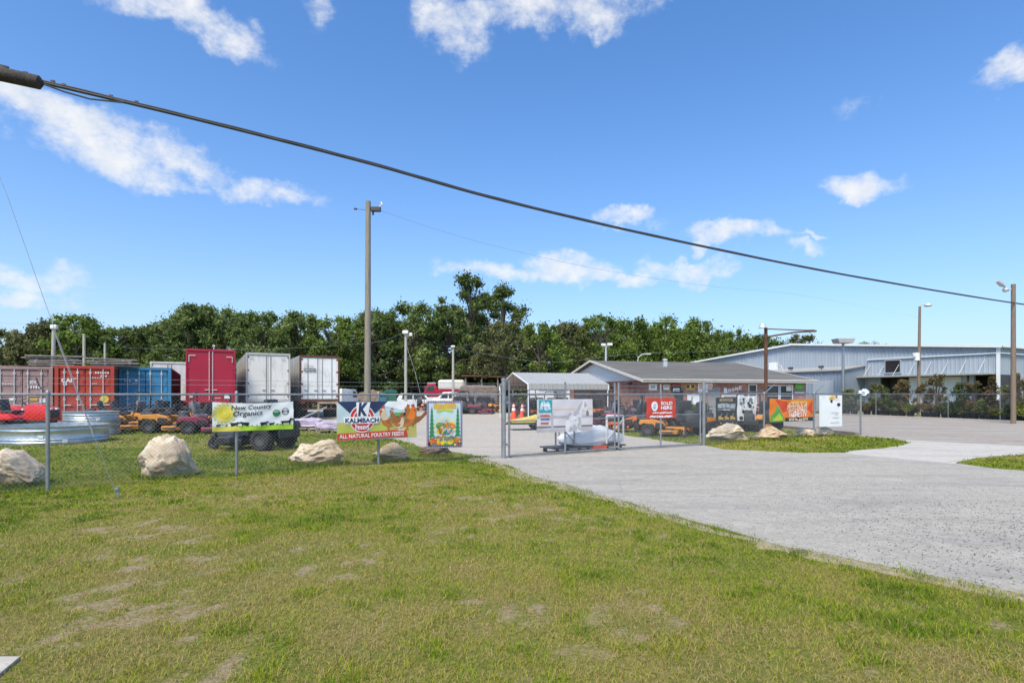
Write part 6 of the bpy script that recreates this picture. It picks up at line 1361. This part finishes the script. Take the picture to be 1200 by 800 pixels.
def put_tree(kind, px, top, d, label, sx=1.0, group='trees of the wood behind the yard'):
    h = Z(top, d); turn[kind] = turn.get(kind, -1) + 1; o = TP[kind][turn[kind] % len(TP[kind])]; key = o.name
    if key in used_t: o = dup(o, (0, 0, 0))
    used_t.add(key); k = h / PH[kind]; o.location = (X(px, d), d, 0); o.rotation_euler = (0, 0, (px * 1.37) % 6.28); o.scale = (k * sx, k * sx, k); o['label'] = label; o['group'] = group
words_k = {'oak': 'dark green oak', 'olive': 'dull olive green tree', 'vine': 'bright vine clad tree', 'light': 'fresh green leafy tree', 'tall': 'tall airy tree'}
front = [('olive', -60, 385, 62, 'beyond the left photo edge'), ('olive', 8, 381, 64, 'above the left end of the pink container'), ('olive', 48, 373, 66, 'behind the leaning wire pole'), ('light', 92, 362, 66, 'above the middle of the red container'), ('oak', 132, 377, 68, 'right of the plank stacks'),
         ('oak', 186, 376, 70, 'above the right side of the blue container'), ('oak', 222, 352, 66, 'above the left half of the crimson trailer'), ('oak', 262, 352, 67, 'above the right half of the crimson trailer'), ('oak', 306, 362, 66, 'above the middle white trailer'), ('oak', 350, 361, 66, 'above the left side of the right white trailer'),
         ('light', 392, 368, 66, 'left of the tall bare pole'), ('oak', 440, 356, 70, 'just right of the tall bare pole'), ('oak', 482, 350, 72, 'behind the pale lamp pole'), ('oak', 524, 354, 74, 'behind the slim pole and the truck'), ('tall', 553, 316, 78, 'rising highest left of the gate'),
         ('olive', 592, 372, 70, 'above the carport gable'), ('tall', 590, 330, 84, 'second highest, right next to the highest one'), ('light', 632, 372, 72, 'above the carport roof'), ('olive', 668, 374, 76, 'left of the shop gable peak'), ('light', 706, 366, 78, 'behind the twin floodlight pole'),
         ('vine', 742, 368, 80, 'behind the curved arm lamp'), ('vine', 782, 364, 82, 'above the middle of the shop roof'), ('vine', 822, 368, 84, 'above the right part of the shop roof'), ('vine', 858, 382, 96, 'above the left slope of the warehouse gable'), ('light', 892, 387, 104, 'behind the rusty sign pole top'), ('olive', 940, 388, 110, 'over the warehouse gable peak'), ('oak', 1022, 397, 118, 'barely showing over the warehouse roof')]
for (k_, px, top, d, ph) in front: put_tree(k_, px, top, d, 'front row %s %s' % (words_k[k_], ph), .9 if k_ != 'tall' else .95)
back = [('oak', -20, 388, 76), ('oak', 30, 384, 78), ('oak', 70, 376, 80), ('oak', 112, 372, 80), ('olive', 158, 388, 90), ('oak', 204, 366, 82), ('oak', 242, 358, 82), ('oak', 284, 362, 82), ('oak', 330, 368, 82), ('oak', 372, 378, 84), ('oak', 414, 370, 84), ('oak', 462, 358, 86), ('oak', 505, 362, 88), ('oak', 545, 360, 90), ('oak', 610, 370, 90), ('oak', 650, 374, 92), ('oak', 688, 372, 94), ('light', 724, 369, 94), ('light', 764, 368, 96), ('oak', 802, 370, 98), ('vine', 842, 376, 102), ('light', 876, 386, 112), ('oak', 912, 392, 118)]
ph_b = ['beyond the left photo edge', 'above the left container end', 'between the leaning pole and the next pole', 'between the two plank stacks', 'in the low dip over the blue container', 'over the gap left of the crimson trailer', 'over the crimson trailer centre', 'over the gap right of the crimson trailer', 'over the gap between the white trailers', 'over the rusty framed trailer', 'right behind the tall bare pole', 'left of the pale lamp pole', 'right of the pale lamp pole', 'behind the two highest crowns', 'left of the carport ridge', 'right of the carport ridge', 'over the white shop gable', 'between the floodlight pole and the curved lamp', 'over the left part of the shop roof', 'over the shop roof vent', 'over the right end of the shop roof', 'left of the rusty sign pole', 'right of the rusty sign pole']
for (k_, px, top, d), ph in zip(back, ph_b): put_tree(k_, px, top + 11, d, 'back row %s %s' % (words_k[k_], ph), 1.15)
# undergrowth at the foot of the wood
def bush_proto(name, seed, h, rx, leafm, n=14, per=260, size=.2):
    r = random.Random(seed); o = thing(name, 'x', 'bush'); mb = MB(); cl = []
    for i in range(n):
        a = r.uniform(0, 6.28); q = rx * math.sqrt(r.random()); z = h * r.uniform(.15, .85); cl.append((q * math.cos(a), q * math.sin(a), z, r.uniform(.25, .42) * h * .8, min(1, max(0, r.gauss(.5, .2)))))
        if i % 2 == 0: mb.tube([(0, 0, 0), (q * math.cos(a) * .4, q * math.sin(a) * .4, z * .5), cl[-1][:3]], [.05, .035, .012], 5)
    mb.build('stems', M['trunk'], o); add_part('foliage', leaf_mesh('foliage', cl, per, size, M[leafm], .3, seed, .8), o); return o
BP = [bush_proto('undergrowth_bush', 21, 4.2, 2.6, 'leaf', 16, 240, .24), bush_proto('undergrowth_bush', 22, 4.0, 2.4, 'leafo', 16, 240, .24), bush_proto('undergrowth_bush', 23, 4.4, 2.6, 'leaf', 16, 240, .24)]
ub = ['left of the pink container', 'behind the leaning pole foot', 'behind the red container', 'behind the blue container', 'left behind the crimson trailer', 'right behind the crimson trailer', 'behind the middle white trailer', 'behind the right white trailer', 'behind the white van', 'behind the mulch mound', 'behind the refuse bins', 'behind the pale lamp pole foot', 'behind the service truck', 'behind the white pickup', 'behind the covered heap', 'behind the pole shed', 'left behind the carport', 'right behind the carport', 'behind the white shed', 'behind the shop gable', 'behind the shop ridge', 'behind the shop roof end']
for i, ph in enumerate(ub):
    px = -10 + i * 41; d = 73 + (i * 7 % 5) * 1.1 + max(0, px - 600) * .035 - (6 if px < 380 else 0)
    o = BP[i % 3] if i < 3 else dup(BP[i % 3], (0, 0, 0)); o.location = (X(px, d), d, 0); o.rotation_euler = (0, 0, i * 1.7); o.scale = (1.35, 1.1, 1.0 + (i * 3 % 4) * .14); tag(o, 'dark undergrowth bush at the wood edge ' + ph, 'bush', 'undergrowth along the wood edge')
# hedge near the gate post
d = 31; o = thing('clipped_hedge', 'clipped green hedge below the plain white board beside the gate post', 'hedge', (X(811, d), d, 0), R(14))
r = random.Random(4); cl = [(r.uniform(-.75, .75), r.uniform(-.3, .3), r.uniform(.15, 1.0), .26, r.gauss(.55, .2)) for _ in range(44)]
add_part('foliage', leaf_mesh('foliage', cl, 110, .055, M['leafl'], 0, 4, 1), o); mb = MB()
for i in range(6): mb.tube([(-.6 + i * .25, 0, 0), (-.6 + i * .24, .05, .7)], .02, 5)
mb.build('stems', M['trunk'], o)
# potted nursery plants along the lot
def potted(name, label, px, top, kind, wd, d=None, seed=0, airy=0, trunk=0):
    t = (px - 979) / (1213 - 979); d = d or 44 - 13 * t + 1.0; h = Z(top, d); o = thing(name, label, 'potted plant', (X(px, d), d, 0), 0, 'potted nursery plants along the lot fence'); r = random.Random(seed + int(px))
    ph = .42; mb = MB(); mb.lathe([(0, .01), (.2, .0), (.26, ph - .03), (.285, ph - .03), (.285, ph), (.25, ph), (.24, ph - .05), (0, ph - .05)], 18); mb.build('pot', M['pot'], o, True)
    cl = []; mb = MB(); n = int(10 + h * 9 * (1 - .45 * airy))
    for i in range(n):
        a = r.uniform(0, 6.28); z = ph + (h - ph) * (r.uniform(.08, .97) if not trunk else r.uniform(.5, .97)); tt = (z - ph) / (h - ph); w = wd * (.45 + .75 * math.sin(math.pi * min(1, .15 + tt * .8))) * math.sqrt(r.random())
        cl.append((w * math.cos(a), w * math.sin(a), z, (.26 if not airy else .2) * r.uniform(.7, 1.2), min(1, max(0, r.gauss(.5, .2)))))
        if i % 2 == 0 or airy: mb.tube([(r.uniform(-.05, .05), 0, ph - .05), (w * .35 * math.cos(a), w * .35 * math.sin(a), ph + (z - ph) * .55), cl[-1][:3]], [.02, .014, .005], 5)
    mb.tube([(0, 0, ph - .06), (.03, 0, h * .6), (0, .02, h * .9)], [.03, .02, .006], 6)
    mb.build('stems', M['trunk'], o); add_part('foliage', leaf_mesh('foliage', cl, int(60 * (1 - .55 * airy)), .075, M[kind], .2, seed + int(px), .85), o)
pots = [('yellow green shrub behind the plain white sign', 992, 455, 'leafy', .55, 0, 0), ('dark green shrub right of the plain white sign', 1001, 462, 'leafs', .6, 0, 0), ('low bronze shrub right of the last fence post', 1016, 474, 'leafr', .55, 0, 0), ('broad olive shrub in front of the annex corner', 1026, 447, 'leafo', .75, 0, 0), ('rounded green shrub before the dark bay', 1039, 461, 'leafs', .75, 0, 0),
        ('tall bronze shrub under the dark louver', 1057, 441, 'leafr', .42, 0, 0), ('small yellowish shrub left of the brown lamp pole', 1067, 474, 'leafy', .4, 0, 0), ('tall airy bronze shrub just right of the brown lamp pole', 1084, 446, 'leafr', .65, .35, 0), ('tallest airy bronze shrub before the white bay wall', 1097, 438, 'leafr', .6, .45, 0), ('low green shrub beside a fence post', 1108, 472, 'leafs', .5, 0, 0),
        ('broad dark green shrub before the white bay wall', 1127, 449, 'leafs', .6, 0, 0), ('airy bronze shrub right of the broad dark green one', 1142, 445, 'leafr', .55, .5, 0), ('low yellow green shrub with straight stem', 1153, 470, 'leafy', .45, 0, 0), ('slim red leaved sapling before the bay columns', 1163, 442, 'leafr', .25, .3, 0), ('thin bare sapling left of the stout brown pole', 1176, 452, 'leafo', .45, .85, 0), ('low bright green shrub left of the stout brown pole', 1179, 476, 'leafy', .5, 0, 0), ('pinkish bare shrub right of the stout brown pole', 1199, 437, 'leafr', .6, .7, 0), ('low dark shrub at the foot of the stout brown pole', 1191, 472, 'leafs', .5, 0, 0), ('low yellow green shrub at the right photo edge', 1204, 474, 'leafy', .5, 0, 0)]
strip = [(24.6, 44.6), (25.4, 44.4), (27.0, 37.6), (28.6, 31.8), (30.8, 25.2), (33.5, 26), (31, 32.5), (29.5, 38), (27.5, 45)]
sheet('mulch_strip', strip, .006, pm('dark_mulch', (.085, .065, .05), .95, 0, .35, 3, .2))
pots += [('low dark green filler shrub at the left end of the plant row', 985, 470, 'leafs', .55, 0, 0), ('low green filler shrub left of the tall bronze one', 1048, 470, 'leafs', .6, 0, 0), ('low olive filler shrub behind the first lot fence post', 1033, 468, 'leafo', .6, 0, 0), ('low bronze filler shrub between the two airy bronze ones', 1090, 471, 'leafr', .6, 0, 0), ('low dark filler shrub left of the broad dark green one', 1117, 471, 'leafs', .55, 0, 0), ('low olive filler shrub right of the broad dark green one', 1136, 472, 'leafo', .5, 0, 0), ('low green filler shrub before the bay columns', 1160, 472, 'leafs', .5, 0, 0), ('low bronze filler shrub beside the thin bare sapling', 1170, 474, 'leafr', .45, 0, 0)]
for (lb, px, top, kd, wd, ai, tk) in pots: potted('potted_plant', lb, px, top, kd, wd, None, 3, ai, tk)
SUNE, SUNA, EXPO, CLOUD = 3.5, 18, 0.44, .73
# ================================================================ SKY, SUN, CAMERA
SUN_EL, SUN_AZ = R(56), R(203)          # azimuth from +Y towards +X: the sun stands behind the viewer's back
w = bpy.data.worlds.new('World'); bpy.context.scene.world = w; w.use_nodes = True; t = w.node_tree
bg = t.nodes['Background']; sk = node(t, 'ShaderNodeTexSky', sky_type='NISHITA', sun_disc=False); sk.sun_elevation = SUN_EL; sk.sun_rotation = SUN_AZ
sk.air_density = 1.0; sk.dust_density = 1.6; sk.ozone_density = 3.5; sk.altitude = 0
STR = .15
tc = node(t, 'ShaderNodeTexCoord'); dirv = tc.outputs['Generated']; rawdir = dirv
def warp(src, scale, amt):
    n = noise(t, rawdir, scale, 4, .6); sb = node(t, 'ShaderNodeVectorMath', operation='SUBTRACT'); lk(t, n.outputs['Color'], sb.inputs[0]); sb.inputs[1].default_value = (.5, .5, .5)
    s_ = node(t, 'ShaderNodeVectorMath', operation='SCALE'); lk(t, sb.outputs[0], s_.inputs[0]); s_.inputs['Scale'].default_value = amt
    a_ = node(t, 'ShaderNodeVectorMath', operation='ADD'); lk(t, src, a_.inputs[0]); lk(t, s_.outputs[0], a_.inputs[1]); return a_.outputs[0]
dirv = warp(warp(dirv, 9, .10), 30, .03)
def vdot(a, b):
    n = node(t, 'ShaderNodeVectorMath', operation='DOT_PRODUCT'); lk(t, a, n.inputs[0]); n.inputs[1].default_value = b; return n.outputs['Value']
def mth(op, a, b=None):
    n = node(t, 'ShaderNodeMath', operation=op)
    for i, q in enumerate((a, b)):
        if q is None: continue
        if isinstance(q, (int, float)): n.inputs[i].default_value = q
        else: lk(t, q, n.inputs[i])
    return n.outputs[0]
clouds = [(205, 8, 80, 22, -14, 1), (270, 38, 65, 26, -30, 1), (375, 15, 22, 28, 0, .5), (530, 30, 55, 30, -28, .95), (600, 12, 125, 26, 0, .95), (690, 12, 90, 26, 8, 1),
          (30, 120, 75, 30, -16, 1), (120, 165, 125, 42, -20, 1), (215, 190, 60, 26, -15, .9), (310, 228, 62, 20, -10, 1), (205, 221, 32, 13, 0, .7), (290, 215, 90, 12, -12, .7), (35, 325, 65, 22, -8, .75), (30, 350, 60, 12, -3, .7),
          (1195, 78, 50, 26, 20, 1), (1012, 214, 48, 20, 0, 1), (1005, 130, 26, 14, 10, .35), (735, 260, 40, 14, -8, .8), (775, 271, 22, 10, 0, .6), (862, 279, 55, 14, 0, .95), (940, 292, 26, 9, 0, .65), (950, 277, 20, 5, 0, .6),
          (565, 310, 60, 14, -6, .9), (600, 316, 45, 14, 0, .7), (668, 318, 62, 22, -4, 1), (742, 327, 34, 12, 0, .8), (805, 314, 60, 19, 0, 1), (848, 308, 30, 12, 0, .7)]
tot = None
for (px, py, rx, ry, an, wt) in clouds:
    c = Vector(((px - 600) / F, 1, (462 - py) / F)); m_ = c.length; c.normalize()
    t1 = Vector((1, 0, 0)); t1 = (t1 - c * t1.dot(c)).normalized(); t2 = c.cross(t1) * -1; t2 = t2 if t2.z > 0 else -t2
    ca, sa = math.cos(R(an)), math.sin(R(an)); e1 = t1 * ca + t2 * sa; e2 = t2 * ca - t1 * sa
    kx, ky = F * m_ / rx * .9, F * m_ / ry * .9
    a = vdot(dirv, e1 * kx); b = vdot(dirv, e2 * ky); f = vdot(dirv, c)
    q = mth('ADD', mth('MULTIPLY', a, a), mth('MULTIPLY', b, b)); q = mth('SUBTRACT', 1, q); q = mth('MAXIMUM', q, 0); q = mth('MULTIPLY', mth('MULTIPLY', q, wt), mth('GREATER_THAN', f, 0))
    tot = q if tot is None else mth('MAXIMUM', tot, q)
mp = node(t, 'ShaderNodeMapping'); mp.inputs['Scale'].default_value = (1, 1, 1.5); mp.inputs['Rotation'].default_value = (0, R(12), 0); lk(t, rawdir, mp.inputs[0])
n1 = noise(t, mp.outputs[0], 17, 10, .66); n1.inputs['Distortion'].default_value = .0
n2 = noise(t, mp.outputs[0], 26, 6, .6)
v = mth('ADD', tot, mth('MULTIPLY', mth('SUBTRACT', n1.outputs['Fac'], .54), 2.9))
mr = node(t, 'ShaderNodeMapRange', interpolation_type='SMOOTHSTEP'); lk(t, v, mr.inputs[0]); mr.inputs[1].default_value = -.1; mr.inputs[2].default_value = 1.25
alpha = mth('MULTIPLY', mr.outputs[0], mth('MINIMUM', mth('MULTIPLY', tot, 2.6), 1)); alpha = mth('MULTIPLY', alpha, .92)
cr = ramp(t, n2.outputs['Fac'], [(.3, (.80, .85, .92)), (.65, (1, 1, 1))])
cs = node(t, 'ShaderNodeVectorMath', operation='SCALE'); lk(t, cr.outputs[0], cs.inputs[0]); cs.inputs['Scale'].default_value = CLOUD / STR
hs = node(t, 'ShaderNodeHueSaturation'); lk(t, sk.outputs[0], hs.inputs['Color']); hs.inputs['Saturation'].default_value = 1.2; hs.inputs['Value'].default_value = 1.0
tn = node(t, 'ShaderNodeMix', data_type='RGBA', blend_type='MULTIPLY'); tn.inputs[0].default_value = 1; lk(t, hs.outputs[0], tn.inputs[6]); tn.inputs[7].default_value = (.84, 1.05, 1.18, 1)
mx = node(t, 'ShaderNodeMix', data_type='RGBA'); lk(t, alpha, mx.inputs[0]); sz = node(t, 'ShaderNodeSeparateXYZ'); lk(t, rawdir, sz.inputs[0]); hzf = mth('MULTIPLY', mth('POWER', 2.718, mth('MULTIPLY', mth('MAXIMUM', sz.outputs[2], 0), -5.5)), .62)
hzm = node(t, 'ShaderNodeMix', data_type='RGBA'); lk(t, hzf, hzm.inputs[0]); lk(t, tn.outputs[2], hzm.inputs[6]); hzm.inputs[7].default_value = (.56 / STR, .60 / STR, .76 / STR, 1)
lk(t, hzm.outputs[2], mx.inputs[6]); lk(t, cs.outputs[0], mx.inputs[7])
lk(t, mx.outputs[2], bg.inputs[0]); bg.inputs[1].default_value = STR
sl_ = bpy.data.lights.new('sun', 'SUN'); sl_.energy = SUNE; sl_.angle = R(SUNA); sl_.color = (1, .89, .68); so = bpy.data.objects.new('sun', sl_); C.objects.link(so)
sd = Vector((math.sin(SUN_AZ) * math.cos(SUN_EL), math.cos(SUN_AZ) * math.cos(SUN_EL), math.sin(SUN_EL))); so.rotation_euler = sd.to_track_quat('Z', 'Y').to_euler(); so.location = (0, 0, 60)
cam = bpy.data.cameras.new('camera'); co = bpy.data.objects.new('camera', cam); C.objects.link(co); co.location = (0, 0, EYE); co.rotation_euler = (R(90), 0, 0)
cam.sensor_fit = 'HORIZONTAL'; cam.sensor_width = 36; cam.lens = 36 * F / 1200; cam.shift_y = (462 - 400) / 1200; cam.clip_start = .05; cam.clip_end = 3000
sc = bpy.context.scene; sc.camera = co
sc.view_settings.view_transform = 'Standard'; sc.view_settings.look = 'None'; sc.view_settings.exposure = EXPO; sc.view_settings.gamma = 1
sc.cycles.max_bounces = 6; sc.cycles.diffuse_bounces = 3; sc.cycles.transparent_max_bounces = 8; sc.cycles.use_denoising = True
